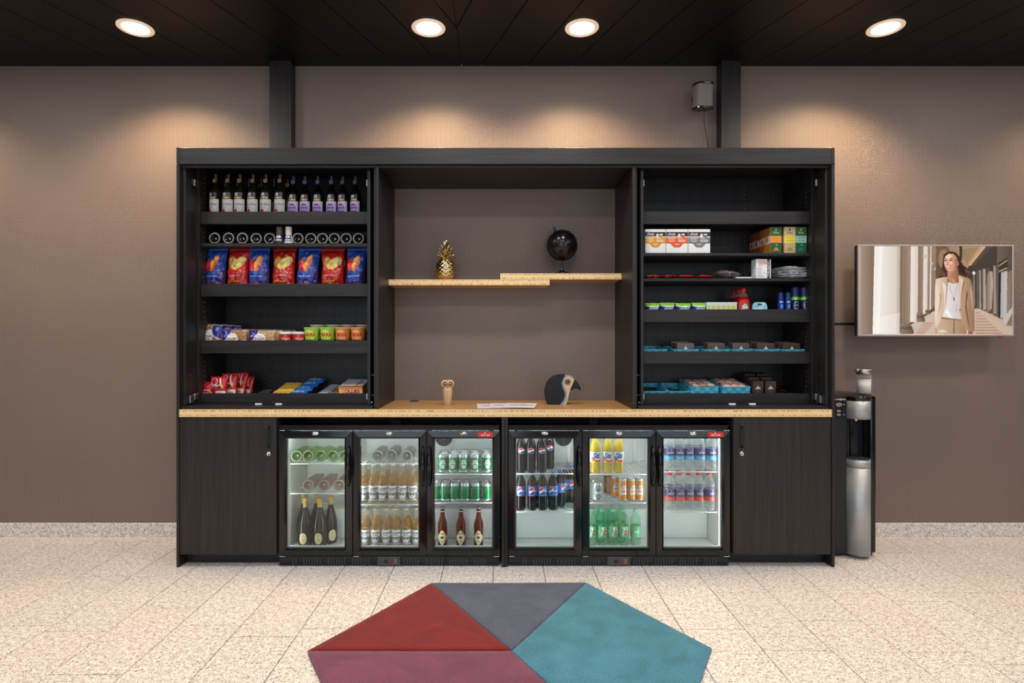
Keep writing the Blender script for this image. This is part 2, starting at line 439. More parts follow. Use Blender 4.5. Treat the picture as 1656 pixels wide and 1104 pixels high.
def perforated():
    """taupe panel with a hexagonal field of round holes, 10 mm apart"""
    m, nt, b, out = nmat('perforated_taupe_panel'); L = nt.links.new
    geo = nt.nodes.new('ShaderNodeNewGeometry'); sp = nt.nodes.new('ShaderNodeSeparateXYZ'); L(geo.outputs['Position'], sp.inputs[0])
    def M(op, a, b_=None):
        n = nt.nodes.new('ShaderNodeMath'); n.operation = op
        for i, q in enumerate((a, b_)):
            if q is None: continue
            if isinstance(q, (int, float)): n.inputs[i].default_value = q
            else: L(q, n.inputs[i])
        return n.outputs[0]
    A = 0.0100; H = A * math.sqrt(3)
    def lattice(ox, oz):
        dx = M('MULTIPLY', M('SUBTRACT', M('FRACT', M('ADD', M('DIVIDE', sp.outputs['X'], A), ox + 100)), 0.5), A)
        dz = M('MULTIPLY', M('SUBTRACT', M('FRACT', M('ADD', M('DIVIDE', sp.outputs['Z'], H), oz + 100)), 0.5), H)
        return M('ADD', M('MULTIPLY', dx, dx), M('MULTIPLY', dz, dz))
    d = M('SQRT', M('MINIMUM', lattice(0, 0), lattice(0.5, 0.5)))
    mr = nt.nodes.new('ShaderNodeMapRange'); mr.inputs['From Min'].default_value = 0.0024; mr.inputs['From Max'].default_value = 0.0034; L(d, mr.inputs['Value'])
    n = nt.nodes.new('ShaderNodeTexNoise'); n.inputs['Scale'].default_value = 1.6; n.inputs['Detail'].default_value = 2; L(geo.outputs['Position'], n.inputs['Vector'])
    base = nt.nodes.new('ShaderNodeMixRGB'); base.inputs[1].default_value = C4(C(144, 125, 116)); base.inputs[2].default_value = C4(C(153, 134, 124)); L(n.outputs['Fac'], base.inputs[0])
    mix = nt.nodes.new('ShaderNodeMixRGB'); mix.inputs[1].default_value = C4(C(34, 26, 25)); L(mr.outputs['Result'], mix.inputs[0]); L(base.outputs[0], mix.inputs[2])
    L(mix.outputs[0], b.inputs['Base Color']); b.inputs['Roughness'].default_value = 0.5; b.inputs['Specular IOR Level'].default_value = 0.35
    bp = nt.nodes.new('ShaderNodeBump'); bp.inputs['Strength'].default_value = 0.4; bp.inputs['Distance'].default_value = 0.002
    L(mr.outputs['Result'], bp.inputs['Height']); L(bp.outputs['Normal'], b.inputs['Normal'])
    return m
PERF = perforated()

# ------------------------------------------------------------------ the room
mb = MB(); mb.box(-5.2, 5.2, YW, YW + 0.12, 0, HC)
struct(mb.build('wall_back', PERF))
xs0, xs1 = -2.02, 2.09                                    # the cabinet interrupts the skirting
for nm, a, b_ in (('baseboard_left', -5.2, xs0), ('baseboard_right', xs1, 5.2)):
    mb = MB(); mb.rbox(a, b_, YW - 0.014, YW, 0.0, 0.096, 0.002); struct(mb.build(nm, GRANITE[0]))

GROUT = mat('floor_joint', C(64, 54, 48), 0.9)
TW, TL, TY0 = 0.3012, 0.60, 1.95
floor = bpy.data.objects.new('floor', MB().box(-5.2, 5.2, -4.2, TY0, -0.06, 0.0).box(-5.2, 5.2, TY0, YW, -0.06, -0.003).mesh('floor', GRANITE[0]))
COL.objects.link(floor); struct(floor)
floor.data.materials.append(GROUT)
for i, p in enumerate(floor.data.polygons): p.material_index = 1 if i >= 6 else 0
PH = {-9: 3.409, -7: 2.749, -6: 2.990, -5: 2.809, -3: 2.779, 0: 3.418, 3: 2.767, 4: 2.574, 5: 2.853, 6: 2.562}
TILES = {}
rt = random.Random(3)
for k in range(-13, 14):
    ph = PH.get(k, 2.4 + rt.random() * 0.6)
    y = ph
    while y > TY0 + TL: y -= TL
    if y > TY0: y -= TL
    while y < YW - 0.005:
        a, b_ = max(y, TY0), min(y + TL, YW)
        y += TL
        if b_ - a < 0.02: continue
        key = round(b_ - a, 3), rt.randrange(3)
        if key not in TILES:
            TILES[key] = MB().rbox(0.0008, TW - 0.0028, 0.0006, b_ - a - 0.0032, -0.006, 0.0, 0.0008).mesh('floor_tile', GRANITE[key[1]])
        o = bpy.data.objects.new('floor_tile', TILES[key]); COL.objects.link(o); o.parent = floor
        o.location = (-0.041 + TW * k, a, 0)

# ceiling: dark boards laid in two slanting fields that meet in a mitre
CEIL = grain_mat('dark_brown_ceiling_board', C(13, 8, 6), C(21, 13, 10), (30, 30, 30), 0.42, bump=0.03, spec=0.28)
CEIL_GAP = mat('ceiling_gap', C(6, 5, 5), 0.9)
ceil = bpy.data.objects.new('ceiling', MB().box(-5.2, 5.2, -4.2, 2.6, HC, HC + 0.1).box(-5.2, 5.2, 2.6, YW, HC + 0.016, HC + 0.1).mesh('ceiling', CEIL))
COL.objects.link(ceil); struct(ceil); ceil.data.materials.append(CEIL_GAP)
for i, p in enumerate(ceil.data.polygons): p.material_index = 1 if i >= 6 else 0
def clip(poly, a, b_, c):
    """keep a*x + b*y <= c"""
    out = []
    for i in range(len(poly)):
        p, q = poly[i], poly[(i + 1) % len(poly)]
        dp, dq = a * p[0] + b_ * p[1] - c, a * q[0] + b_ * q[1] - c
        if dp <= 0: out.append(p)
        if dp * dq < 0:
            t = dp / (dp - dq); out.append((p[0] + (q[0] - p[0]) * t, p[1] + (q[1] - p[1]) * t))
    return out
SEAM, BW, SL = -0.27, 0.318, -0.370
for side in (1, -1):
    for k in range(-2, 18):
        a0 = -0.137 + BW * k; g = 0.003
        ln = lambda a, Y: a + SL * (Y - YW)
        poly = [(ln(a0 + g, 2.6), 2.6), (ln(a0 + BW - g, 2.6), 2.6), (ln(a0 + BW - g, YW), YW), (ln(a0 + g, YW), YW)]
        if side < 0: poly = [(2 * SEAM - x, y) for x, y in poly]
        poly = clip(poly, -side, 0, -side * SEAM - 0.0015)
        if poly: poly = clip(poly, side, 0, 5.15)
        if poly and side < 0: poly = clip(poly, 0, 1, 3.953)
        if len(poly) < 3: continue
        o = MB().prism_z(poly, HC, HC + 0.016).build('ceiling_board', CEIL, ceil)
o = MB().box(-5.15, SEAM - 0.003, 3.957, YW, HC, HC + 0.016).build('ceiling_board', CEIL, ceil)

# two black posts against the wall
for nm, x0, x1 in (('left', -1.590, -1.441), ('right', 1.522, 1.658)):
    mb = MB(); mb.rbox(x0, x1, 4.012, YW, Z(238, YF) + 0.0005, HC, 0.002)
    o = mb.build('trim_1' if nm == 'left' else 'trim_2', WOOD_V); struct(o)

# recessed downlights
LAMP_RING = mat('downlight_ring', C(235, 225, 215), 0.4, emit=C(255, 214, 178), estr=0.42)  # faint emission stands in for the lamp's own light on the ring
LAMP_DISC = mat('downlight_lens', C(255, 240, 220), 0.4, emit=(1.0, 0.86, 0.66), estr=9.0)
for i, (px, pw) in enumerate(((219, 1.0), (693, 1.0), (941, 1.0), (1432, 1.0))):
    Yl = 3.60; xl = X(px, Yl)
    t = thing('ceiling_downlight', 'round white ceiling downlight switched on, ' + pos(i, 4) + ' of four in the dark ceiling', 'downlight', (xl, Yl, HC), group='ceiling downlights')
    MB().lathe([(0.074, 0.0), (0.076, -0.005), (0.098, -0.007), (0.104, -0.003), (0.104, 0.0)], 40).build('trim_ring', LAMP_RING, t)
    MB().lathe([(0, -0.002), (0.074, -0.002), (0.075, 0.0)], 40).build('lens', LAMP_DISC, t)
    l = bpy.data.lights.new('downlight_beam', 'SPOT'); l.energy = 95 * pw; l.color = (1.0, 0.73, 0.42); l.spot_size = math.radians(134); l.spot_blend = 0.65; l.shadow_soft_size = 0.06
    lo = bpy.data.objects.new('downlight_beam', l); COL.objects.link(lo); lo.parent = t; lo.location = (0, 0, -0.03); lo.rotation_euler = (0, 0.13 if i == 3 else 0, 0)

# ------------------------------------------------------------------ the cabinet wall
XC = 0.032
def mx(x): return 2 * XC - x
ZT = 0.956                                                   # worktop height
ztop = Z(238, YF); zbeam = Z(265, YF)
fr = thing('cabinet_surround', 'black stained wood surround with tall side panels and top beam around the cabinets', 'cabinet frame', (XC, YF, 0))
def fpart(nm, m, x0, x1, y0, y1, z0, z1, r=0.0015):
    return MB().rbox(x0 - XC, x1 - XC, y0 - YF, y1 - YF, z0, z1, r).build(nm, m, fr)
for s in (0, 1):
    a, b_ = -1.9636, -1.9465
    if s: a, b_ = mx(b_), mx(a)
    fpart('side_panel', WOOD_V, a, b_, YF, YW - 0.004, 0.0, zbeam - 0.002)
    fpart('beam_end', WOOD_V, a, b_, YF, YW - 0.004, zbeam + 0.001, ztop)
    # flanks of the open niche
    a, b_ = (-0.776, -0.760) if not s else (mx(-0.760), mx(-0.776)); fpart('niche_panel', WOOD_V, a, b_, 3.575, YW - 0.004, ZT + 0.001, zbeam - 0.004)
    a, b_ = (-0.759, -0.742) if not s else (mx(-0.742), mx(-0.759)); fpart('niche_panel', WOOD_V, a, b_, 3.55, YW - 0.004, ZT + 0.001, zbeam - 0.004)
fpart('top_beam', WOOD_H, -1.946, mx(-1.946), YF + 0.002, YF + 0.024, zbeam, ztop - 0.002)
fpart('top_rail', WOOD_H, -1.946, mx(-1.946), YF + 0.026, YF + 0.045, zbeam - 0.014, zbeam - 0.001)
fpart('niche_ceiling', WOOD_H, -0.741, mx(-0.741), YF + 0.046, YW - 0.004, zbeam - 0.002, zbeam + 0.02)
fpart('roof_panel', WOOD_H, -1.946, mx(-1.946), YF + 0.026, YW - 0.004, ztop - 0.022, ztop - 0.003)
a = X(811, YF); b_ = X(821.5, YF)
for q in (0, 1):
    w = (b_ - a) / 2
    fpart('divider_panel', WOOD_V, a + q * w + 0.0004, a + (q + 1) * w - 0.0004, YF + 0.004 * q, YW - 0.02, 0.0, ZT - 0.046)

# the worktop
wt = thing('worktop', 'long bamboo worktop with striped front edge running through the whole cabinet wall', 'worktop', (XC, YF, ZT))
hw = -1.9455 - XC
MB().rbox(hw, -hw, 0.004, YW - YF - 0.004, -0.045, 0.0, 0.001).build('board', BAMBOO, wt)
MB().rbox(hw, -hw, -0.002, 0.0035, -0.045, 0.0, 0.0008).build('edge', BAMBOO_EDGE, wt, 'pale striped bamboo edge')
mb = MB(); mb.lathe([(0, 0.003), (0.03, 0.003), (0.034, 0.0)], 20, Matrix.Translation((X(670, 4.05) - XC, 4.04 - YF, 0.0)))
mb.build('cable_grommet', BLACK, wt)
for px in (642, 958):
    MB().box(X(px, 3.9) - 0.03 - XC, X(px, 3.9) + 0.03 - XC, 0.33, 0.37, -0.094, -0.046).build('support_block', mat('raw_wood_block', C(120, 92, 66), 0.7), wt)

# base cabinets left and right of the coolers
def base_cabinet(x0, x1, hx, lab):
    w = x1 - x0
    t = thing('base_cabinet', lab, 'cabinet', (x0, YF, 0), group='base cabinets')
    zt = ZT - 0.0465
    P = lambda nm, m, a, b2, y0, y1, z0, z1, r=0.0012, par=t: MB().rbox(a, b2, y0, y1, z0, z1, r).build(nm, m, par)
    z0 = Z(897, YF)
    P('side_panel', WOOD_V, 0.0005, 0.018, 0.026, 0.55, z0, zt); P('side_panel', WOOD_V, w - 0.018, w - 0.0005, 0.026, 0.55, z0, zt)
    P('bottom_panel', WOOD_H, 0.0185, w - 0.0185, 0.026, 0.55, z0, z0 + 0.018); P('back_panel', WOOD_V, 0.0185, w - 0.0185, 0.54, 0.552, z0 + 0.019, zt)
    P('plinth', WOOD_H, 0.0005, w - 0.0005, 0.085, 0.10, 0.0, z0 - 0.001)
    d = P('door', WOOD_V, 0.002, w - 0.003, 0.004, 0.0235, z0 + 0.001, zt - 0.004)
    hxl = hx - x0; za, zb = Z(689, YF), Z(724, YF)
    mb = MB(); mb.rbox(hxl - 0.006, hxl + 0.006, -0.03, -0.022, zb, za, 0.002); mb.rbox(hxl - 0.005, hxl + 0.005, -0.023, 0.0045, za - 0.012, za - 0.001, 0.001); mb.rbox(hxl - 0.005, hxl + 0.005, -0.023, 0.0045, zb + 0.001, zb + 0.012, 0.001)
    mb.build('handle', BLACK_METAL, d)
    zl = Z(733.3, YF)
    mb = MB(); R = Matrix.Translation((hxl, 0.004, zl)) @ Matrix.Rotation(PI / 2, 4, 'X'); mb.lathe([(0.0135, 0), (0.0135, 0.004), (0.011, 0.006), (0.006, 0.006), (0.0055, 0.0045), (0, 0.0045)], 20, R)
    mb.build('lock', CHROME, d, 'round nickel cylinder lock')
base_cabinet(X(289.5, YF) + 0.0005, X(447.5, YF), X(434, YF), 'black wood base cabinet left of the drink coolers, handle on its right')
base_cabinet(X(1186, YF), 2.0095, X(1200, YF), 'black wood base cabinet right of the drink coolers, handle on its left')

# the two tall shelf cabinets with doors slid back beside them
YS = 3.72                                                    # plane of the shelf fronts
def wall_cabinet(mirror, lab, shelves):
    t = thing('shelf_cabinet', lab, 'cabinet', (XC, YF, ZT), group='open shelf cabinets')
    sg = (lambda a, b2: (mx(b2) - XC, mx(a) - XC)) if mirror else (lambda a, b2: (a - XC, b2 - XC))
    def P(nm, m, a, b2, y0, y1, z0, z1, r=0.0012, par=t):
        a, b2 = sg(a, b2); return MB().rbox(a, b2, y0 - YF, y1 - YF, z0 - ZT, z1 - ZT, r).build(nm, m, par)
    xo, xi = -1.913, -0.846                                  # inside faces
    ztc = ztop - 0.024
    P('side_panel', WOOD_V, xo - 0.019, xo, 3.70, 4.078, ZT + 0.02, ztc); P('side_panel', WOOD_V, xi, xi + 0.019, 3.70, 4.078, ZT + 0.02, ztc)
    P('back_panel', WOOD_V, xo + 0.0005, xi - 0.0005, 4.066, 4.078, ZT + 0.02, ztc)
    P('bottom_panel', WOOD_H, -1.944, -0.778, 3.552, 4.078, ZT + 0.001, ZT + 0.0185)
    P('ceiling_panel', WOOD_H, xo + 0.0005, xi - 0.0005, 3.70, 4.065, ztc - 0.018, ztc)
    # shelf-pin holes, one column of dots near the front of the outer side and two in the back
    mb = MB(); zz = ZT + 0.09
    while zz < ztc - 0.05:
        q = (xo + 0.0006, xo + 0.0016); q = sg(*q); mb.box(q[0], q[1], 3.765 - YF, 3.771 - YF, zz - ZT, zz - ZT + 0.006)
        for xb in (xo + 0.27, xo + 0.72):
            q = sg(xb, xb + 0.005); mb.box(q[0], q[1], 4.0645 - YF, 4.0655 - YF, zz - ZT, zz - ZT + 0.005)
        zz += 0.032
    o = mb.build('shelf_pin_holes', mat('drilled_hole', C(120, 112, 104), 0.6), t); o['kind'] = 'stuff'
    for (y0, y1, lip) in shelves:
        z1_, z0_ = Z(y0, YS), Z(y1, YS)
        if lip:
            s = P('shelf', WOOD_H, xo + 0.0005, xi - 0.0005, YS + 0.0185, 4.065, max(z1_ - 0.063, ZT + 0.019), z1_ - 0.045)
            P('lip', WOOD_H, xo + 0.0005, xi - 0.0005, YS, YS + 0.018, max(z0_, ZT + 0.019), z1_, 0.001, s)
        else:
            P('shelf', WOOD_H, xo + 0.0005, xi - 0.0005, YS - 0.004, 4.065, z0_, z1_)
    # doors: open at right angles and slid back into their pockets
    zd0, zd1 = ZT + 0.021, zbeam - 0.017
    for (a, b2, y0, hs) in ((-1.9445, -1.9255, 3.565, -1), (-0.822, -0.803, 3.60, 1)):
        d = P('door', WOOD_V, a, b2, y0, 4.05, zd0, zd1)
        if hs > 0:
            za, zb = Z(605, 3.62), Z(640, 3.62)
            mb = MB()
            for (p0, p1, q0, q1) in ((b2 + 0.022, b2 + 0.027, zb, za), (b2 - 0.001, b2 + 0.023, za - 0.009, za - 0.001), (b2 - 0.001, b2 + 0.023, zb + 0.001, zb + 0.009)):
                c0, c1 = sg(p0, p1); mb.box(c0, c1, 3.625 - YF, 3.637 - YF, q0 - ZT, q1 - ZT)
            mb.build('handle', BLACK_METAL, d)
            c0, c1 = sg(b2 - 0.001, b2 + 0.009); zl = Z(651, 3.62)
            MB().rbox(c0, c1, 3.62 - YF, 3.634 - YF, zl - 0.007 - ZT, zl + 0.007 - ZT, 0.003, 2).build('lock', CHROME, d, 'small nickel lock')
        else:
            for yy in (605.5, 639.5):
                c0, c1 = sg(b2 - 0.0005, b2 + 0.003); z_ = Z(yy, 3.62)
                MB().rbox(c0, c1, 3.612 - YF, 3.619 - YF, z_ - 0.0035 - ZT, z_ + 0.0035 - ZT, 0.001).build('screw_head', CHROME, d)
            c0, c1 = sg(b2 - 0.0005, b2 + 0.012); MB().rbox(c0, c1, 3.60 - YF, 3.645 - YF, 0.03, 0.075, 0.003).build('roller_bracket', STEEL, d, 'metal sliding-door bracket')
        # hinges
        for zc in (ZT + 0.065, zd1 - 0.06):
            if hs < 0: c0, c1 = sg(xo - 0.021, xo - 0.002); yy0 = 3.655
            else: c0, c1 = sg(xi + 0.001, xi + 0.014); yy0 = 3.665
            MB().rbox(c0, c1, yy0 - YF, 3.6995 - YF, zc - 0.022 - ZT, zc + 0.022 - ZT, 0.004, 2).build('hinge', STEEL, d, 'bright metal door hinge')
    for xm in (-1.497, -1.372):
        c0, c1 = sg(xm - 0.02, xm + 0.02); MB().rbox(c0, c1, 3.60 - YF, 3.615 - YF, 0.019, 0.030, 0.002).build('door_catch', WHITE, t, 'small white door catch')
    return t
wall_cabinet(False, 'open black shelf cabinet with wine, chips and snacks, left of the niche', [(342, 362, 1), (393, 398.5, 0), (458.5, 479, 1), (550, 571, 1), (636, 657, 1)])
wall_cabinet(True, 'open black shelf cabinet with tea, toiletries and blue trays, right of the niche', [(341.5, 362, 1), (409, 413.5, 0), (450, 454.6, 0), (500, 520.5, 1), (568, 588, 1), (636, 657, 1)])

# floating bamboo shelves in the niche
for (x0, x1, y0, y1, lab) in ((-0.7415, X(889, 3.87), 451.8, 461, 'lower bamboo wall shelf on the left of the niche, under the gold pineapple'), (X(809, 3.87), 0.8055, 442, 451.5, 'upper bamboo wall shelf on the right of the niche, under the black globe')):
    za, zb = Z(y0, 3.87), Z(y1, 3.87)
    t = thing('wall_shelf', lab, 'shelf', ((x0 + x1) / 2, 3.87, zb), group='floating bamboo shelves'); h = (x1 - x0) / 2 - 0.0004
    MB().rbox(-h, h, 0.003, YW - 3.87 - 0.0005, 0, za - zb, 0.0008).build('board', BAMBOO, t)
    MB().rbox(-h, h, -0.002, 0.0025, 0, za - zb, 0.0006).build('edge', BAMBOO_EDGE, t, 'pale striped bamboo edge')

# ------------------------------------------------------------------ hexagonal rug of four coloured fields
def pile(name, c):
    m, nt, b, out = nmat(name); L = nt.links.new
    tc = nt.nodes.new('ShaderNodeTexCoord')
    n = nt.nodes.new('ShaderNodeTexNoise'); n.inputs['Scale'].default_value = 7; n.inputs['Detail'].default_value = 5; n.inputs['Distortion'].default_value = 0.5; L(tc.outputs['Object'], n.inputs['Vector'])
    n2 = nt.nodes.new('ShaderNodeTexNoise'); n2.inputs['Scale'].default_value = 190; n2.inputs['Detail'].default_value = 2; L(tc.outputs['Object'], n2.inputs['Vector'])
    r = nt.nodes.new('ShaderNodeValToRGB'); e = r.color_ramp.elements; e[0].position = 0.33; e[1].position = 0.68
    e[0].color = C4([q * 0.82 for q in c]); e[1].color = C4([min(1, q * 1.12) for q in c]); L(n.outputs['Fac'], r.inputs['Fac'])
    r2 = nt.nodes.new('ShaderNodeValToRGB'); e = r2.color_ramp.elements; e[0].position = 0.34; e[1].position = 0.62; e[0].color = (.55, .55, .55, 1); e[1].color = (1, 1, 1, 1); L(n2.outputs['Fac'], r2.inputs['Fac'])
    mm = nt.nodes.new('ShaderNodeMixRGB'); mm.blend_type = 'MULTIPLY'; mm.inputs[0].default_value = 0.8; L(r.outputs[0], mm.inputs[1]); L(r2.outputs[0], mm.inputs[2])
    L(mm.outputs[0], b.inputs['Base Color']); b.inputs['Roughness'].default_value = 0.95; b.inputs['Specular IOR Level'].default_value = 0.1; b.inputs['Sheen Weight'].default_value = 0.25
    bp = nt.nodes.new('ShaderNodeBump'); bp.inputs['Strength'].default_value = 0.8; bp.inputs['Distance'].default_value = 0.004; L(n2.outputs['Fac'], bp.inputs['Height']); L(bp.outputs['Normal'], b.inputs['Normal'])
    return m
rc = Vector((0.047, 2.535)); 
RV = {'TL': (-0.388, 3.267), 'TR': (0.483, 3.272), 'L': (-0.843, 2.545), 'R': (0.934, 2.570), 'BL': (-0.400, 1.76), 'BR': (0.495, 1.76), 'C': (0.049, 2.548)}
rug = thing('hexagonal_rug', 'hexagonal rug in red, grey, teal and plum fields on the granite floor', 'rug', (rc.x, rc.y, 0))
def rug_field(keys, col, nm, lab):
    pts = [Vector(RV[k]) - rc for k in keys]; cen = sum(pts, Vector((0, 0))) / len(pts)
    hem = []
    bm = bmesh.new()
    # subdivided outline, shrunk a hair so the cut line between the fields shows, with a rounded top edge
    ring = []
    for i in range(len(pts)):
        a, b2 = pts[i], pts[(i + 1) % len(pts)]
        for k in range(24): ring.append(a + (b2 - a) * k / 24)
    def off(r, d): return [p + (cen - p).normalized() * d for p in r]
    rr = random.Random(nm)
    wob = [0.0012 * rr.uniform(-1, 1) for _ in ring]
    levels = [(0.002, 0.0), (0.0015, 0.010), (0.0035, 0.0145), (0.008, 0.0165)]
    vs = []; fs = []; n = len(ring)
    for d, z in levels: vs += [(p.x, p.y, z) for p in [q + (cen - q).normalized() * w for q, w in zip(off(ring, d), wob)]]
    for l in range(len(levels) - 1):
        for k in range(n): fs.append((l * n + k, l * n + (k + 1) % n, (l + 1) * n + (k + 1) % n, (l + 1) * n + k))
    b0 = (len(levels) - 1) * n
    K = 10
    for j in range(1, K):
        s = 1 - j / K
        vs += [(cen.x + (vs[b0 + k][0] - cen.x) * s, cen.y + (vs[b0 + k][1] - cen.y) * s, 0.0165 + 0.0012 * mnoise.noise(Vector((vs[b0 + k][0] * s * 9, vs[b0 + k][1] * s * 9, 3.1)))) for k in range(n)]
        o = b0 + (j - 1) * n
        for k in range(n): fs.append((o + k, o + (k + 1) % n, o + n + (k + 1) % n, o + n + k))
    vs.append((cen.x, cen.y, 0.0165)); o = b0 + (K - 1) * n
    for k in range(n): fs.append((o + k, o + (k + 1) % n, len(vs) - 1))
    A = sum(pts[i].x * pts[(i + 1) % len(pts)].y - pts[(i + 1) % len(pts)].x * pts[i].y for i in range(len(pts)))
    if A < 0: fs = [f[::-1] for f in fs]
    m = MB(); m.add(vs, fs, True); m.build('rug_field', pile(nm, col), rug, lab)
rug_field(('L', 'TL', 'C'), C(124, 18, 14), 'red_pile', 'red triangular field of the rug')
rug_field(('TL', 'TR', 'C'), C(84, 92, 114), 'grey_pile', 'slate grey triangular field of the rug')
rug_field(('C', 'TR', 'R', 'BR'), C(68, 134, 158), 'teal_pile', 'teal diamond field of the rug')
rug_field(('L', 'C', 'BR', 'BL'), C(124, 66, 92), 'plum_pile', 'plum diamond field of the rug')

# ------------------------------------------------------------------ gold pineapple
GOLD = mat('polished_gold', C(222, 198, 138), 0.16, metal=1.0)
def pineapple():
    z0 = Z(451.8, 3.87)
    t = thing('pineapple_ornament', 'gold metal pineapple ornament on the lower bamboo shelf', 'ornament', (X(720.5, 3.945), 3.945, z0))
    nu, nv = 96, 64; vs = []; fs = []
    H = 0.150; R = 0.0655
    for j in range(nv + 1):
        v = j / nv
        r = R * (max(0, 1 - abs(2 * (v * 0.93 + 0.035) - 1) ** 2.6)) ** 0.5
        for i in range(nu):
            th = 2 * PI * i / nu
            a = (th * 13 / (2 * PI) + v * 5.5) % 1; b2 = (th * 13 / (2 * PI) - v * 5.5) % 1
            d = min(abs(a - .5), abs(b2 - .5)) * 2
            k = 1 + 0.11 * (0.5 - min(1, max(abs(a - .5), abs(b2 - .5)) * 2)) * (1 if 0.03 < v < 0.97 else 0)
            vs.append((r * k * math.cos(th), r * k * math.sin(th), v * H))
    for j in range(nv):
        for i in range(nu): fs.append((j * nu + i, j * nu + (i + 1) % nu, (j + 1) * nu + (i + 1) % nu, (j + 1) * nu + i))
    fs.append(tuple(reversed(range(nu)))); fs.append(tuple(nv * nu + i for i in range(nu)))
    m = MB(); m.add(vs, fs, True); m.build('fruit_body', GOLD, t)
    rr = random.Random(5)
    for ring, (n, zz, ln, tilt, wd) in enumerate(((9, 0.146, 0.046, 0.62, 0.013), (8, 0.160, 0.050, 0.48, 0.012), (7, 0.176, 0.052, 0.36, 0.011), (6, 0.194, 0.052, 0.26, 0.010), (5, 0.214, 0.052, 0.16, 0.009), (4, 0.230, 0.054, 0.06, 0.008))):
        for k in range(n):
            a = 2 * PI * (k + 0.5 * (ring % 2)) / n + rr.uniform(-.1, .1)
            M = Matrix.Rotation(a, 4, 'Z') @ Matrix.Translation((0.020 - ring * 0.003, 0, zz)) @ Matrix.Rotation(tilt, 4, 'Y')
            v2 = []
            for j in range(6):
                s = j / 5; w = wd * (1 - s ** 1.6) * (0.75 + 0.5 * s * (1 - s) * 2); bx = 0.012 * s * s * (1 if ring < 4 else 0.2)
                v2 += [(bx - 0.002 * (1 - s), -w, ln * s), (bx + 0.0035, 0, ln * s), (bx - 0.002 * (1 - s), w, ln * s), (bx - 0.004, 0, ln * s)]
            f2 = [(0, 3, 2, 1)]
            for j in range(5):
                for q in range(4): f2.append((j * 4 + q, j * 4 + (q + 1) % 4, j * 4 + 4 + (q + 1) % 4, j * 4 + 4 + q))
            MB().add(v2, f2, False, M).build('crown_leaf', GOLD, t)
pineapple()

# ------------------------------------------------------------------ black desk globe
def globe():
    z0 = Z(442, 3.87); Yg = 3.935; s = Yg / F
    t = thing('desk_globe', 'black and bronze desk globe on the upper bamboo shelf', 'globe', (X(909, Yg), Yg, z0))
    cz = Z(396.5, Yg) - z0; R = 0.1045
    GL = mat('dark_bronze_globe', C(30, 24, 24), 0.22, metal=0.35, var=0.5, bscale=9)
    BM = mat('gunmetal', C(62, 66, 78), 0.25, metal=0.9)
    MB().ell((0, 0, cz), (R, R, R), 48, 32).build('sphere', GL, t)
    # raised continents as low relief on the ball
    mb = MB(); rr = random.Random(2)
    nu, nv = 80, 40; vs = []; fs = []; val = {}
    for j in range(nv + 1):
        for i in range(nu):
            th = 2 * PI * i / nu; ph = PI * j / nv
            d = Vector((math.sin(ph) * math.cos(th), math.sin(ph) * math.sin(th), math.cos(ph)))
            k = mnoise.noise(d * 2.3 + Vector((4, 1, 7))) + 0.5 * mnoise.noise(d * 5)
            val[j, i] = k; vs.append(tuple(d * (R + 0.0007) + Vector((0, 0, cz))))
    for j in range(1, nv - 1):
        for i in range(nu):
            i2 = (i + 1) % nu
            if min(val[j, i], val[j, i2], val[j + 1, i], val[j + 1, i2]) > 0.12: fs.append((j * nu + i, (j + 1) * nu + i, (j + 1) * nu + i2, j * nu + i2))
    mb.add(vs, fs, True); mb.build('continents', mat('bronze_land', C(52, 40, 38), 0.3, metal=0.5), t)
    # meridian: from the axis knob top left around the left side to lower right
    ax = math.radians(115)
    arc = [(math.cos(a) * 0.117, math.sin(a) * 0.117) for a in [ax + (math.radians(322) - ax) * k / 40 for k in range(41)]]
    vs = []; fs = []
    for k, (x, z) in enumerate(arc):
        n = Vector((x, 0, z)).normalized()
        for (dr, dy) in ((-0.005, -0.007), (0.005, -0.007), (0.005, 0.007), (-0.005, 0.007)): vs.append((x + n.x * dr, dy, cz + z + n.z * dr))
    for k in range(40):
        for q in range(4): fs.append((k * 4 + q, k * 4 + (q + 1) % 4, k * 4 + 4 + (q + 1) % 4, k * 4 + 4 + q))
    fs += [(0, 3, 2, 1), (160, 161, 162, 163)]
    MB().add(vs, fs).build('meridian_arm', BM, t)
    d = Vector((math.cos(ax), 0, math.sin(ax)))
    MB().tube([Vector((0, 0, cz)) + d * (R - 0.002), Vector((0, 0, cz)) + d * 0.122, Vector((0, 0, cz)) + d * 0.126, Vector((0, 0, cz)) + d * 0.136], [0.006, 0.006, 0.009, 0.006], 12).build('axis_knob', BM, t)
    zb = cz - 0.117
    MB().lathe([(0, 0), (0.056, 0), (0.057, 0.006), (0.050, 0.011), (0.030, 0.016), (0.018, 0.024), (0.011, 0.036), (0.008, zb - 0.012), (0.010, zb - 0.008), (0.008, zb + 0.004), (0, zb + 0.004)], 32).build('foot', BM, t)
globe()

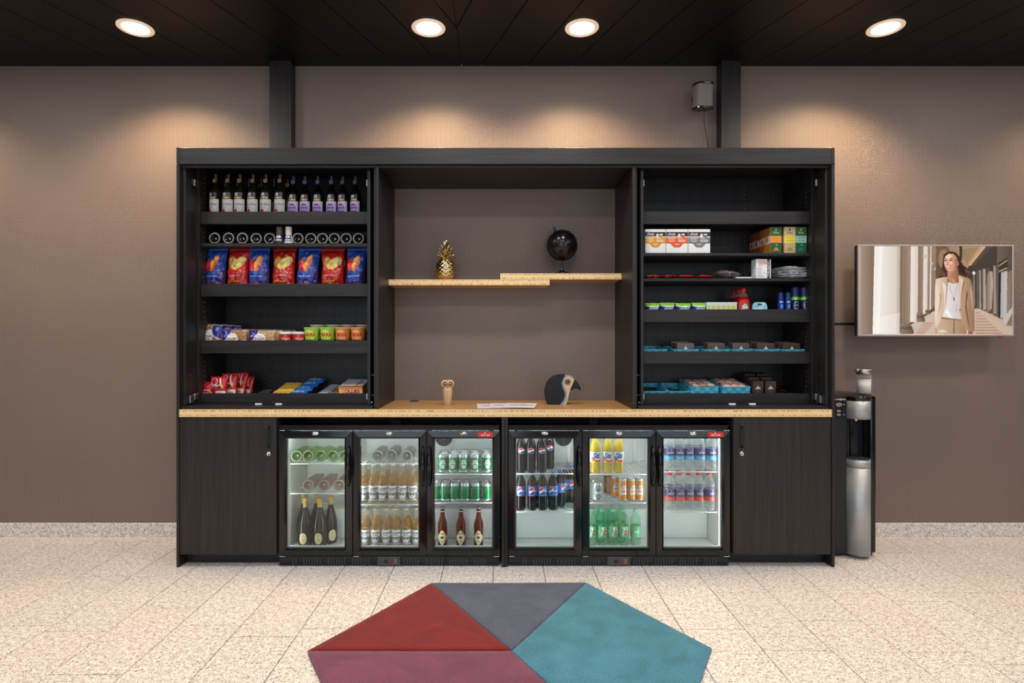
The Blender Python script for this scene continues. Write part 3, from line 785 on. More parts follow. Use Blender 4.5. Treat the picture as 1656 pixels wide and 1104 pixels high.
# ------------------------------------------------------------------ wooden owl and wooden bird on the worktop
OAK = grain_mat('pale_turned_oak', C(196, 160, 118), C(224, 190, 148), (40, 40, 4), 0.5, bump=0.05)
def owl():
    Yo = 3.80
    t = thing('wooden_owl', 'small pale turned wood owl figure standing on the bamboo worktop', 'ornament', (X(723.5, Yo), Yo, ZT), (0, 0, 0.25))
    MB().lathe([(0, 0), (0.0245, 0), (0.0258, 0.002), (0.030, 0.05), (0.0325, 0.085), (0.0325, 0.098), (0.029, 0.110), (0.024, 0.114), (0, 0.114)], 32).build('body', OAK, t)
    h = MB()
    R = Matrix.Translation((0, 0, 0.138)) @ Matrix.Rotation(PI / 2, 4, 'X')
    for sx in (-1, 1):
        h.lathe([(0, -0.020), (0.022, -0.020), (0.0265, -0.014), (0.0265, 0.012), (0.0235, 0.018), (0, 0.018)], 28, Matrix.Translation((sx * 0.0155, 0, 0)) @ R @ Matrix.Rotation(0.18 * sx, 4, 'Y'))
    h.build('head', OAK, t)
    for sx in (-1, 1):
        M = Matrix.Translation((sx * 0.0165, -0.017, 0.138)) @ Matrix.Rotation(PI / 2, 4, 'X') @ Matrix.Rotation(0.18 * sx, 4, 'Y')
        e = MB(); e.lathe([(0.0, 0.0045), (0.009, 0.0045), (0.0135, 0.003), (0.0135, -0.002)], 24, M); eo = e.build('eye', mat('walnut_eye', C(78, 48, 38), 0.4), t, 'dark round eye')
        MB().lathe([(0, 0.0062), (0.0035, 0.0058), (0.0048, 0.004)], 16, M).build('pupil', WHITE, eo)
    MB().add([(-0.004, -0.017, 0.152), (0.004, -0.017, 0.152), (0, -0.032, 0.132), (0, -0.017, 0.122)], [(0, 2, 1), (0, 3, 2), (1, 2, 3), (0, 1, 3)]).build('beak', OAK, t)
owl()

def bird():
    Yb = 3.83; s = Yb / F
    cx = X(909, Yb)
    t = thing('wooden_bird', 'black wooden bird ornament with cream face and hooked beak on the worktop', 'ornament', (cx, Yb, ZT), (0, 0, -0.06))
    q = lambda x, y: ((690 + x / 6.37 - 909) * s, max(0.0, (653.6 - (590 + y / 6.37)) * s))
    def smooth(pts, n=5):
        out = []; N = len(pts)
        for i in range(N):
            p0, p1, p2, p3 = (Vector(pts[(i + k - 1) % N]) for k in range(4))
            for k in range(n):
                u = k / n
                out.append(tuple(0.5 * ((2 * p1) + (p2 - p0) * u + (2 * p0 - 5 * p1 + 4 * p2 - p3) * u * u + (3 * p1 - p0 - 3 * p2 + p3) * u ** 3)))
        return out
    BK = mat('black_lacquered_wood', C(17, 17, 19), 0.45, spec=0.35)
    body = [q(1243, 405), q(1222, 350), q(1213, 290), q(1218, 225), q(1245, 165), q(1295, 118), q(1360, 98), q(1425, 97)]
    edge = [q(1405, 140), q(1390, 185), q(1402, 235), q(1422, 290), q(1412, 350), q(1370, 405)]
    MB().prism_y([(p) for p in smooth_open(body) + smooth_open(edge)], -0.028, 0.028).build('body', BK, t)
    e2 = [q(1425, 97), q(1480, 108), q(1522, 142)]
    inner = [q(1500, 130), q(1470, 112), q(1428, 125), q(1410, 165), q(1412, 205), q(1435, 260), q(1440, 310), q(1428, 360), q(1396, 405)]
    MB().prism_y(smooth_open(e2) + smooth_open(inner) + smooth_open(edge)[::-1], -0.0285, 0.0285).build('blue_stripe', mat('dusty_blue_lacquer', C(120, 146, 172), 0.45), t, 'dusty blue curved stripe')
    face = [q(1396, 405), q(1428, 360), q(1440, 310), q(1435, 260), q(1412, 205), q(1410, 165), q(1428, 125), q(1470, 112), q(1500, 130), q(1518, 150)]
    face2 = [q(1500, 195), q(1478, 245), q(1460, 310), q(1448, 365), q(1430, 405)]
    MB().prism_y(smooth_open(face) + smooth_open(face2), -0.028, 0.028).build('face', OAK, t, 'cream wooden face and neck')
    beak = [q(1522, 144), q(1556, 178), q(1578, 220), q(1586, 262)]
    beak2 = [q(1560, 246), q(1520, 242), q(1480, 258), q(1490, 210), q(1505, 175)]
    MB().prism_y(smooth_open(beak) + smooth_open(beak2), -0.022, 0.022).build('beak', BK, t, 'black hooked beak')
    ex, ez = q(1449, 171)
    M = Matrix.Translation((ex, -0.028, ez)) @ Matrix.Rotation(PI / 2, 4, 'X')
    e = MB().lathe([(0, 0.003), (0.0185, 0.003), (0.0195, 0.0)], 28, M).build('eye', BK, t)
    MB().lathe([(0.0125, 0.0032), (0.0125, 0.0042), (0.0150, 0.0042), (0.0150, 0.0032)], 28, M).build('eye_ring', OAK, e)
    MB().lathe([(0, 0.0048), (0.0032, 0.0044), (0.004, 0.0032)], 12, M).build('pupil', mat('grey_pupil', C(150, 150, 150), 0.4), e)
def smooth_open(pts, n=5):
    out = []; N = len(pts)
    for i in range(N - 1):
        p0 = Vector(pts[max(i - 1, 0)]); p1 = Vector(pts[i]); p2 = Vector(pts[i + 1]); p3 = Vector(pts[min(i + 2, N - 1)])
        for k in range(n):
            u = k / n
            out.append(tuple(0.5 * ((2 * p1) + (p2 - p0) * u + (2 * p0 - 5 * p1 + 4 * p2 - p3) * u * u + (3 * p1 - p0 - 3 * p2 + p3) * u ** 3)))
    out.append(tuple(pts[-1])); return out
bird()

# leaflets fanned out on the worktop
for i, (px, yy, rz, lab) in enumerate(((772, 3.60, 0.05, 'white leaflet at the left end of the fan on the worktop'), (792, 3.61, 0.0, 'middle white leaflet of the fan on the worktop'), (813, 3.615, -0.12, 'white leaflet on the right end and top of the fan'))):
    cv = Cv(60, 80, (244, 244, 248))
    cv.poly([(0.08, .50), (0.3, .60), (.62, .55), (.92, .50), (.92, .46), (.08, .45)], (230, 110, 130)); cv.poly([(0.4, .57), (.7, .60), (.92, .53), (.92, .50), (.62, .55)], (240, 170, 110))
    cv.rect(.1, .84, .55, .87, (150, 150, 160)); cv.ell(.6, .70, .08, .03, (110, 140, 190))
    x0 = X(px, 3.60)
    o = grid_obj('leaflet', cv, on_top(0.0, 0.20, -0.03, 0.25, 0.0018), PAPER, None, lambda u, v: (0.20 * u, -0.03 + 0.28 * v, 0.0))
    o.location = (x0, yy, ZT + 0.0006 + 0.0022 * i); o.rotation_euler = (0, 0, rz); tag(o, lab, 'leaflet', 'leaflets on the worktop')

# ------------------------------------------------------------------ television on a wall arm
def tv():
    Yt = 3.93
    xl, xr = X(1386.5, Yt), X(1641.5, Yt); w = xr - xl; zt = Z(395.5, Yt); zb = Z(543.5, Yt); h = zt - zb
    t = thing('television', 'flat silver framed television showing a woman in a beige blazer on the right wall', 'television', ((xl + xr) / 2, Yt, zb), (0, 0, 0.012))
    FRM = mat('silver_bezel', C(188, 182, 186), 0.35, metal=0.4)
    b = 0.0105
    MB().rbox(-w / 2, w / 2, 0.0, 0.012, h - b, h, 0.002).build('bezel', FRM, t); MB().rbox(-w / 2, w / 2, 0.0, 0.012, 0, b * 1.25, 0.002).build('bezel', FRM, t)
    MB().rbox(-w / 2, -w / 2 + b, 0.0, 0.012, b * 1.25, h - b, 0.002).build('bezel', FRM, t); MB().rbox(w / 2 - b, w / 2, 0.0, 0.012, b * 1.25, h - b, 0.002).build('bezel', FRM, t)
    MB().rbox(-w / 2 + 0.002, w / 2 - 0.002, 0.0125, 0.045, 0.002, h - 0.002, 0.004).build('back_cover', BLACK, t)
    MB().rbox(w / 2 - 0.11, w / 2 - 0.07, 0.001, 0.008, -0.008, 0.0, 0.001).build('sensor_tab', mat('red_sensor', C(150, 40, 30), 0.4), t)
    cv = Cv(380, 214, (92, 76, 62))
    P = lambda *pts: [((x - 62) / 1528.0, 1 - (y - 48) / 868.0) for x, y in pts]
    def band(x0, x1, y0, y1, c0, c1=None): cv.grad(P((x0, y0), (x1, y0), (x1, y1), (x0, y1)), c0, c1 or c0)
    # floor
    cv.grad(P((0, 1000), (560, 830), (800, 690), (1210, 640), (1700, 860), (1700, 1000)), (206, 190, 178), (196, 172, 152))
    for (a, b2) in ((-.05, 0.1), (.3, .42)):
        pass
    for k in range(7):                                     # red tile courses
        y = 800 + k * 18; x0 = 700 - k * 12
        cv.poly(P((x0, y), (x0 + 110 - k * 3, y), (x0 + 98 - k * 3, y + 8), (x0 - 8, y + 8)), (186, 130, 112))
    for k in range(8):
        y = 700 + k * 28; x0 = 1225; x1 = 1265 + k * 30
        cv.poly(P((x0, y), (x1, y), (x1 + 16, y + 9 + k), (x0, y + 9 + k)), (178, 128, 108), .85)
        cv.poly(P((1300 + k * 42, y - 18), (1345 + k * 44, y - 18), (1365 + k * 46, y - 8), (1316 + k * 44, y - 8)), (184, 142, 124), .7)
    # vaulted ceiling
    cv.grad(P((850, 48), (1300, 48), (1140, 262), (1080, 230), (880, 170)), (150, 118, 86), (186, 150, 112))
    for k in range(9): cv.poly(P((1080 + k * 6, 80 + k * 18), (1260 - k * 14, 60 + k * 19), (1250 - k * 14, 70 + k * 19), (1080 + k * 6, 92 + k * 18)), (128, 98, 72), .7)
    cv.ell((900 - 62) / 1528, 1 - (150 - 48) / 868, .05, .13, (112, 86, 64)); cv.ell((905 - 62) / 1528, 1 - (175 - 48) / 868, .035, .11, (150, 120, 90))
    cv.poly(P((1062, 48), (1090, 48), (1088, 190), (1064, 190)), (46, 38, 34))
    cv.poly(P((1290, 48), (1330, 48), (1150, 270), (1132, 258)), (198, 166, 130)); cv.poly(P((1330, 48), (1400, 48), (1160, 330), (1150, 270)), (84, 66, 54))
    # right row of dark columns
    band(1150, 1460, 240, 660, (58, 48, 42), (74, 62, 54))
    cv.poly(P((1400, 48), (1590, 48), (1590, 240), (1150, 300)), (66, 54, 46))
    for x0, x1, c in ((1196, 1214, 150), (1232, 1244, 120), (1254, 1276, 170), (1292, 1322, 190), (1398, 1424, 176), (1340, 1352, 110)):
        cv.grad(P((x0, 300 - (x0 - 1196) * .3), (x1, 300 - (x0 - 1196) * .3), (x1 + 4, 640 + (x0 - 1196) * .35), (x0 + 2, 640 + (x0 - 1196) * .35)), (c * .75, c * .66, c * .58), (c, c * .92, c * .86))
    cv.grad(P((1338, 330), (1362, 290), (1392, 300), (1398, 420), (1384, 660), (1350, 690), (1322, 640), (1330, 480)), (120, 100, 86), (188, 170, 156))
    cv.ell((1205 - 62) / 1528, 1 - (312 - 48) / 868, .011, .019, (236, 226, 214))
    # shop front at far right
    cv.grad(P((1440, 48), (1592, 48), (1592, 830), (1430, 730)), (112, 92, 78), (84, 68, 58))
    cv.poly(P((1450, 210), (1545, 160), (1545, 270), (1450, 300)), (52, 46, 44)); cv.poly(P((1452, 238), (1542, 180), (1542, 190), (1452, 248)), (206, 176, 122)); cv.poly(P((1455, 290), (1540, 255), (1540, 264), (1455, 299)), (206, 176, 122))
    cv.poly(P((1452, 310), (1475, 300), (1470, 760), (1448, 750)), (34, 30, 30))
    cv.grad(P((1478, 306), (1540, 290), (1532, 760), (1470, 750)), (176, 172, 172), (206, 200, 198))
    for k in range(22): cv.poly(P((1478, 312 + k * 20), (1540, 298 + k * 21), (1540, 302 + k * 21), (1478, 316 + k * 20)), (140, 134, 134))
    cv.grad(P((1548, 300), (1592, 280), (1592, 830), (1530, 820)), (150, 128, 112), (120, 100, 86)); cv.poly(P((1490, 770), (1592, 640), (1592, 832), (1500, 800)), (196, 180, 168)); cv.poly(P((1540, 800), (1592, 700), (1592, 832), (1535, 826)), (126, 108, 94))
    # left arcade, far to near
    for (x0, x1, y1, light) in ((800, 830, 640, 0), (775, 806, 660, 0), (748, 785, 672, 1), (722, 772, 700, 0), (692, 748, 716, 1), (640, 706, 770, 0), (568, 652, 795, 1), (470, 578, 900, 0)):
        if light: cv.grad(P((x0, 48), (x1, 48), (x1 - 6, y1), (x0 - 10, y1)), (240, 232, 224), (214, 200, 188))
        else: cv.grad(P((x0, 48), (x1, 48), (x1 - 8, y1), (x0 - 8, y1)), (120, 98, 78), (156, 132, 110))
    cv.poly(P((700, 135), (752, 132), (750, 160), (700, 166)), (206, 188, 172)); cv.poly(P((770, 210), (800, 208), (796, 232), (768, 236)), (198, 178, 160)); cv.poly(P((806, 262), (830, 262), (826, 280), (806, 282)), (188, 166, 146))
    for (x0, x1, y0, y1) in ((722, 776, 672, 716), (634, 720, 700, 792), (474, 606, 806, 912)):
        hh = y1 - y0
        cv.grad(P((x0 + 4, y0), (x1 - 30, y0), (x1 - 22, y0 + hh * .3), (x0, y0 + hh * .3)), (150, 128, 108), (112, 92, 76)); cv.grad(P((x0, y0 + hh * .3), (x1 - 14, y0 + hh * .3), (x1 - 8, y0 + hh * .6), (x0, y0 + hh * .6)), (120, 100, 82), (84, 68, 56)); cv.grad(P((x0, y0 + hh * .6), (x1, y0 + hh * .6), (x1, y1), (x0, y1)), (146, 124, 106), (100, 82, 68))
    for x in (500, 530, 552): cv.poly(P((x, 48), (x + 7, 48), (x + 3, 810), (x - 4, 810)), (168, 146, 124), .6)
    cv.grad(P((216, 48), (472, 48), (466, 912), (198, 912)), (246, 240, 232), (212, 200, 188)); cv.poly(P((440, 48), (472, 48), (466, 912), (436, 912)), (190, 174, 158), .7); cv.poly(P((262, 48), (300, 48), (262, 912), (236, 912)), (252, 248, 244), .6)
    cv.poly(P((198, 760), (470, 700), (466, 912), (198, 912)), (250, 246, 240), .35)
    cv.grad(P((62, 48), (216, 48), (198, 912), (62, 912)), (164, 142, 124), (122, 100, 82)); cv.poly(P((62, 48), (80, 48), (72, 912), (62, 912)), (190, 170, 152))
    # the woman: hair behind, then neck, clothes, face
    cv.poly(P((905, 130), (935, 108), (985, 98), (1030, 112), (1062, 150), (1080, 200), (1100, 236), (1150, 266), (1196, 320), (1186, 346), (1150, 322), (1130, 356), (1085, 340), (1050, 320), (1000, 380), (930, 370), (880, 362), (834, 372), (862, 346), (884, 330), (880, 280), (892, 236), (898, 180)), (62, 36, 28))
    cv.poly(P((1060, 180), (1090, 240), (1140, 290), (1110, 330), (1070, 300), (1050, 240)), (38, 22, 20)); cv.poly(P((1110, 262), (1170, 300), (1190, 340), (1150, 316), (1120, 300)), (104, 62, 44)); cv.poly(P((890, 250), (904, 300), (930, 340), (900, 356), (884, 330)), (120, 72, 50), .8)
    cv.grad(P((940, 300), (1046, 262), (1056, 370), (1050, 414), (1000, 424), (950, 408), (944, 360)), (198, 142, 110), (150, 94, 70))
    cv.poly(P((944, 350), (966, 410), (950, 408)), (120, 70, 52), .8); cv.poly(P((985, 350), (1030, 410), (1000, 412)), (222, 170, 136), .6)
    # blouse
    cv.grad(P((944, 400), (1000, 416), (1054, 408), (1072, 560), (1080, 772), (1000, 768), (896, 738), (930, 560)), (232, 226, 224), (206, 196, 192))
    cv.poly(P((960, 420), (1004, 560), (1002, 566), (955, 424)), (176, 162, 156)); cv.poly(P((1046, 420), (1008, 560), (1004, 562), (1040, 420)), (176, 162, 156)); cv.poly(P((998, 552), (1012, 552), (1012, 590), (1004, 580)), (110, 92, 82))
    cv.poly(P((940, 660), (1000, 760), (960, 754), (920, 700)), (250, 246, 244), .8); cv.poly(P((1040, 560), (1020, 700), (1044, 690)), (188, 176, 172), .6)
    # trousers
    cv.grad(P((880, 744), (1000, 770), (1086, 772), (1150, 912), (832, 912), (850, 820)), (206, 178, 150), (160, 124, 94)); cv.poly(P((884, 744), (1082, 768), (1082, 782), (880, 762)), (150, 116, 88)); cv.poly(P((1004, 776), (1012, 776), (1014, 912), (1000, 912)), (128, 96, 72)); cv.poly(P((838, 880), (900, 868), (950, 890), (880, 900)), (236, 214, 190), .8)
    # blazer
    cv.grad(P((826, 372), (880, 356), (942, 350), (944, 420), (932, 560), (908, 690), (862, 800), (826, 856), (816, 700), (818, 480)), (232, 210, 188), (196, 162, 132))
    cv.poly(P((820, 430), (850, 440), (866, 560), (840, 700), (822, 820), (816, 640)), (236, 216, 196), .8); cv.poly(P((866, 500), (880, 540), (874, 640), (850, 720), (868, 620)), (166, 128, 98), .8); cv.poly(P((892, 400), (936, 440), (924, 600), (902, 700), (912, 560)), (248, 232, 214), .7); cv.poly(P((936, 380), (946, 420), (930, 600), (912, 680), (926, 560)), (150, 116, 90), .8)
    cv.grad(P((1056, 332), (1110, 350), (1172, 372), (1192, 440), (1212, 640), (1214, 886), (1150, 880), (1130, 856), (1092, 812), (1066, 690), (1072, 560), (1054, 430)), (192, 156, 126), (150, 112, 84))
    cv.poly(P((1056, 340), (1104, 380), (1086, 480), (1066, 600), (1072, 540), (1058, 440)), (224, 196, 168), .9); cv.poly(P((1104, 380), (1112, 400), (1092, 490), (1072, 600), (1086, 480)), (116, 84, 62), .9)
    cv.poly(P((1136, 480), (1146, 520), (1130, 620), (1150, 760), (1162, 860), (1140, 770), (1120, 640)), (96, 66, 48), .9); cv.poly(P((1160, 420), (1190, 500), (1200, 700), (1180, 620)), (204, 168, 138), .7); cv.ell((1068 - 62) / 1528, 1 - (676 - 48) / 868, .004, .008, (60, 44, 38))
    cv.poly(P((1146, 880), (1196, 886), (1196, 914), (1140, 914)), (160, 84, 62)); cv.poly(P((1136, 878), (1148, 880), (1146, 914), (1134, 914)), (226, 210, 196)); cv.poly(P((822, 856), (834, 852), (834, 914), (824, 914)), (200, 132, 104))
    # face, turned a little to the left
    cv.grad(P((914, 160), (930, 130), (966, 118), (1010, 124), (1036, 160), (1048, 205), (1042, 250), (1020, 284), (985, 300), (950, 298), (930, 274), (914, 240), (908, 200)), (240, 196, 164), (184, 122, 92))
    cv.poly(P((1040, 205), (1058, 200), (1056, 234), (1042, 246)), (176, 112, 84)); cv.poly(P((926, 150), (966, 124), (990, 150), (960, 172), (926, 174)), (250, 218, 190), .8); cv.poly(P((966, 196), (990, 200), (992, 226), (966, 226)), (248, 206, 176), .8); cv.poly(P((1010, 170), (1040, 180), (1042, 250), (1010, 284), (1022, 230)), (150, 92, 68), .5)
    for (x, y) in ((922, 190), (974, 186)):
        cv.poly(P((x - 14, y), (x, y - 7), (x + 16, y - 3), (x + 14, y + 5), (x - 10, y + 6)), (70, 40, 32)); cv.poly(P((x - 15, y - 16), (x + 2, y - 24), (x + 20, y - 18), (x + 18, y - 14), (x, y - 18)), (66, 38, 30))
    cv.poly(P((936, 196), (944, 200), (952, 226), (942, 234), (930, 228)), (208, 146, 114)); cv.poly(P((934, 230), (948, 230), (944, 235), (936, 235)), (130, 72, 56))
    cv.poly(P((926, 246), (944, 244), (980, 238), (968, 260), (948, 268), (932, 262)), (176, 84, 76)); cv.poly(P((930, 248), (948, 247), (974, 243), (962, 256), (942, 260)), (252, 246, 240))
    cv.poly(P((904, 140), (940, 112), (1000, 104), (1048, 140), (1064, 210), (1050, 200), (1030, 150), (1000, 124), (950, 124), (920, 150), (906, 190)), (56, 32, 26))
    grid_obj('screen', cv, on_front(-w / 2 + b, w / 2 - b, b * 1.25, h - b, 0.004), PEMIT, t, label='lit screen with a woman walking in an arcade')
    # wall arm
    arm = MB(); ya = 0.06
    arm.rbox(-w / 2 - 0.165, -0.05, 0.115, 0.128, Z(526, 4.05) - zb, Z(521.5, 4.05) - zb, 0.002); arm.rbox(-0.2, 0.2, 0.046, 0.058, 0.12, h - 0.12, 0.003); arm.rbox(-0.06, 0.06, 0.058, YW - Yt - 0.008, 0.2, h - 0.22, 0.003)
    arm.build('wall_arm', BLACK_METAL, t)
tv()

# ------------------------------------------------------------------ loudspeaker on the wall above the cabinet
def speaker():
    Ys = 3.985; s = Ys / F
    t = thing('wall_speaker', 'small grey wall speaker with black ends beside the right post', 'speaker', (X(1136, Ys), Ys, Z(177, Ys)), (0.12, math.radians(-3), 0.25))
    w, d, h = 0.060, 0.048, 0.17
    def slab(z0, z1, g, r=0.03):
        pts = []
        for (cx, cy, a0) in ((w - r, d - r, 0), (-w + r, d - r, 90), (-w + r, -d + r, 180), (w - r, -d + r, 270)):
            pts += [(cx + (r + g) * math.cos(math.radians(a0 + 15 * k)), cy + (r + g) * math.sin(math.radians(a0 + 15 * k))) for k in range(7)]
        return MB().prism_z(pts, z0, z1)
    slab(0.012, h - 0.014, 0.0).build('grille', mat('grey_speaker_mesh', C(128, 122, 116), 0.6, bump=0.5, bscale=900), t)
    slab(h - 0.0135, h, 0.004).build('top_cap', BLACK_GLOSS, t); slab(0.0, 0.0115, 0.004).build('bottom_cap', BLACK_GLOSS, t)
    cv = Cv(40, 8, (20, 20, 22)); cv.text('SONOS', .5, .5, .8, .7, (220, 220, 220)); grid_obj('front_lettering', cv, on_front(-0.024, 0.024, h - 0.012, h - 0.003, -d - 0.0045), PAPER, t)
    MB().rbox(-0.02, 0.02, d + 0.004, YW - Ys - 0.012, 0.06, 0.11, 0.002).build('wall_bracket', BLACK_METAL, t)
    c = thing('speaker_cable', 'thin black cable hanging from the wall speaker down behind the cabinet', 'cable', (X(1138, 4.06), 4.06, Z(178, 4.06)))
    pts = [(0, -0.02, 0.0), (0.004, 0, -0.03), (0.006, 0.012, -0.07), (0.016, 0.02, -0.12), (0.024, 0.02, -0.17), (0.030, 0.015, -0.21), (0.030, 0.0, -0.26), (0.03, -0.01, -0.31)]
    MB().tube(pts, 0.0022, 6).build('cord', BLACK, c)
speaker()

# ------------------------------------------------------------------ water dispenser and the jar on top
def dispenser():
    Yd = 3.70
    xl, xr = 2.125, X(1416, 3.72); cxs = X(1383, 3.74) - xl; W = xr - xl
    t = thing('water_dispenser', 'black and silver floor-standing water dispenser beside the right base cabinet', 'dispenser', (xl, Yd, 0))
    zt = 1.022; za, zb, zc = Z(648, 3.67), Z(677.5, 3.67), Z(743, 3.67)
    R = 0.0775
    P = lambda nm, m, x0, x1, y0, y1, z0, z1, r=0.004, seg=2: MB().rbox(x0, x1, y0, y1, z0, z1, r, seg).build(nm, m, t)
    P('side_pillar', BLACK, 0, cxs - R - 0.001, 0.0, 0.10, 0.02, zt - 0.004); P('side_pillar', BLACK_GLOSS, cxs + R + 0.001, W, 0.012, 0.10, 0.02, zt - 0.004, 0.012, 4)
    P('cabinet_body', BLACK, 0, W, 0.1005, 0.345, 0.02, zt - 0.004); P('foot', BLACK, 0.015, W - 0.015, 0.03, 0.33, 0, 0.0195, 0.002, 1)
    def half(z0, z1, r, yc=0.04, n=28):
        pts = [(cxs + r * math.cos(PI + PI * k / n), yc + r * 1.28 * math.sin(PI + PI * k / n)) for k in range(n + 1)]
        return MB().prism_z(pts + [(cxs + r, 0.0995), (cxs - r, 0.0995)], z0, z1)
    def sm(o):
        for p in o.data.polygons: p.use_smooth = abs(p.normal.z) < 0.5 and p.normal.y < 0.3
        return o
    sm(half(zb, za, R).build('dispensing_head', SILVER, t, 'brushed silver rounded head')); sm(half(za + 0.0005, zt, R + 0.0006).build('head_band', BLACK_GLOSS, t))
    sm(half(0.022, Z(757, 3.66), R).build('lower_door', SILVER, t, 'tall rounded silver door')); sm(half(Z(757, 3.66) + 0.002, zc - 0.004, R).build('drip_tray', SILVER, t))
    half(zc - 0.0035, zc, R - 0.004).build('drip_grid', STEEL, t)
    MB().rbox(cxs - R, cxs + R, 0.085, 0.0995, zc, zb, 0.002).build('recess_back', mat('deep_blue_black', C(18, 22, 34), 0.2), t)
    MB().rbox(cxs - 0.006, cxs + 0.006, 0.075, 0.085, zc + 0.001, zb - 0.001, 0.003, 3).build('recess_rib', BLACK_GLOSS, t)
    MB().lathe([(0, -0.02), (0.012, -0.02), (0.014, 0.0), (0, 0)], 16, Matrix.Translation((cxs, 0.035, zb))).build('nozzle', CHROME, t)
    MB().add(*dome(0.0, W, 0.0, 0.345, zt - 0.003, 0.022), True).build('lid', mat('brown_black_lid', C(40, 30, 26), 0.3), t)
    cv = Cv(34, 76, (10, 10, 12))
    cv.ell(.38, .80, .24, .105, (214, 186, 160)); cv.ell(.38, .80, .15, .066, (90, 74, 66)); cv.text('S', .38, .8, .12, .07, (230, 214, 196))
    for y, c in ((.42, 0), (.20, 0)):
        cv.ell(.36, y, .15, .066, (206, 180, 156)); cv.ell(.36, y, .06, .03, (60, 46, 42))
    cv.ell(.78, .80, .07, .03, (150, 230, 60)); cv.ell(.78, .42, .07, .016, (150, 24, 20)); cv.rect(.68, .16, .9, .24, (70, 70, 255))
    zp0, zp1 = Z(676, 3.69), Z(649, 3.69); xa = X(1351, 3.69) - xl
    grid_obj('control_panel', cv, on_front(xa, cxs - R - 0.003, zp0, zp1, -0.0012), print_mat('control_print', 0.3, emit=0.55), t, label='black control panel with three round buttons')
    cv = Cv(40, 12, (22, 22, 24)); cv.poly([(.02, .55), (.4, .75), (.4, .35), (.12, .3)], (214, 214, 214)); cv.poly([(.98, .55), (.6, .75), (.6, .35), (.88, .3)], (214, 214, 214)); cv.ell(.5, .5, .1, .42, (230, 230, 230)); cv.ell(.5, .5, .05, .2, (40, 40, 40))
    grid_obj('winged_emblem', cv, on_front(xa, cxs - R - 0.003, zp1 + 0.006, zp1 + 0.019, -0.0012), PAPER, t, label='white winged emblem')
    # jar of white powder
    Yj = 3.768; xj = 2.353
    j = thing('powder_jar', 'clear jar of white powder with a steel flip lid on the water dispenser', 'jar', (xj, Yj, zt + 0.0108))
    r = 0.044; hh = Z(605, Yj) - zt - 0.0108
    MB().lathe([(0, 0.0), (r, 0.0), (r, hh), (r - 0.003, hh), (r - 0.003, 0.004), (0, 0.004)], 28).build('glass', clear_mat('jar_glass', (0.99, 0.99, 0.99), C(235, 235, 235), 0.03, edge=0.22), j)
    MB().lathe([(0, 0.005), (r - 0.005, 0.005), (r - 0.005, hh - 0.033), (0, hh - 0.031)], 28).build('powder', mat('white_powder', C(240, 232, 222), 0.9), j)
    MB().lathe([(0, hh + 0.0005), (r + 0.002, hh + 0.0005), (r + 0.003, hh + 0.028), (r, hh + 0.032), (0, hh + 0.032)], 28).build('lid', STEEL, j)
    MB().rbox(-r - 0.012, -r + 0.012, -0.014, 0.014, hh + 0.016, hh + 0.034, 0.003).build('spout_flap', STEEL, j)
def dome(x0, x1, y0, y1, z0, h, n=10):
    vs = []; fs = []
    for j in range(n + 1):
        for i in range(n + 1):
            u, v = i / n, j / n
            vs.append((x0 + (x1 - x0) * u, y0 + (y1 - y0) * v, z0 + h * 0.62 * (max(0, (1 - (2 * u - 1) ** 4) * (1 - (2 * v - 1) ** 4))) ** 0.5))
    for j in range(n):
        for i in range(n): fs.append((j * (n + 1) + i, j * (n + 1) + i + 1, (j + 1) * (n + 1) + i + 1, (j + 1) * (n + 1) + i))
    return vs, fs
dispenser()

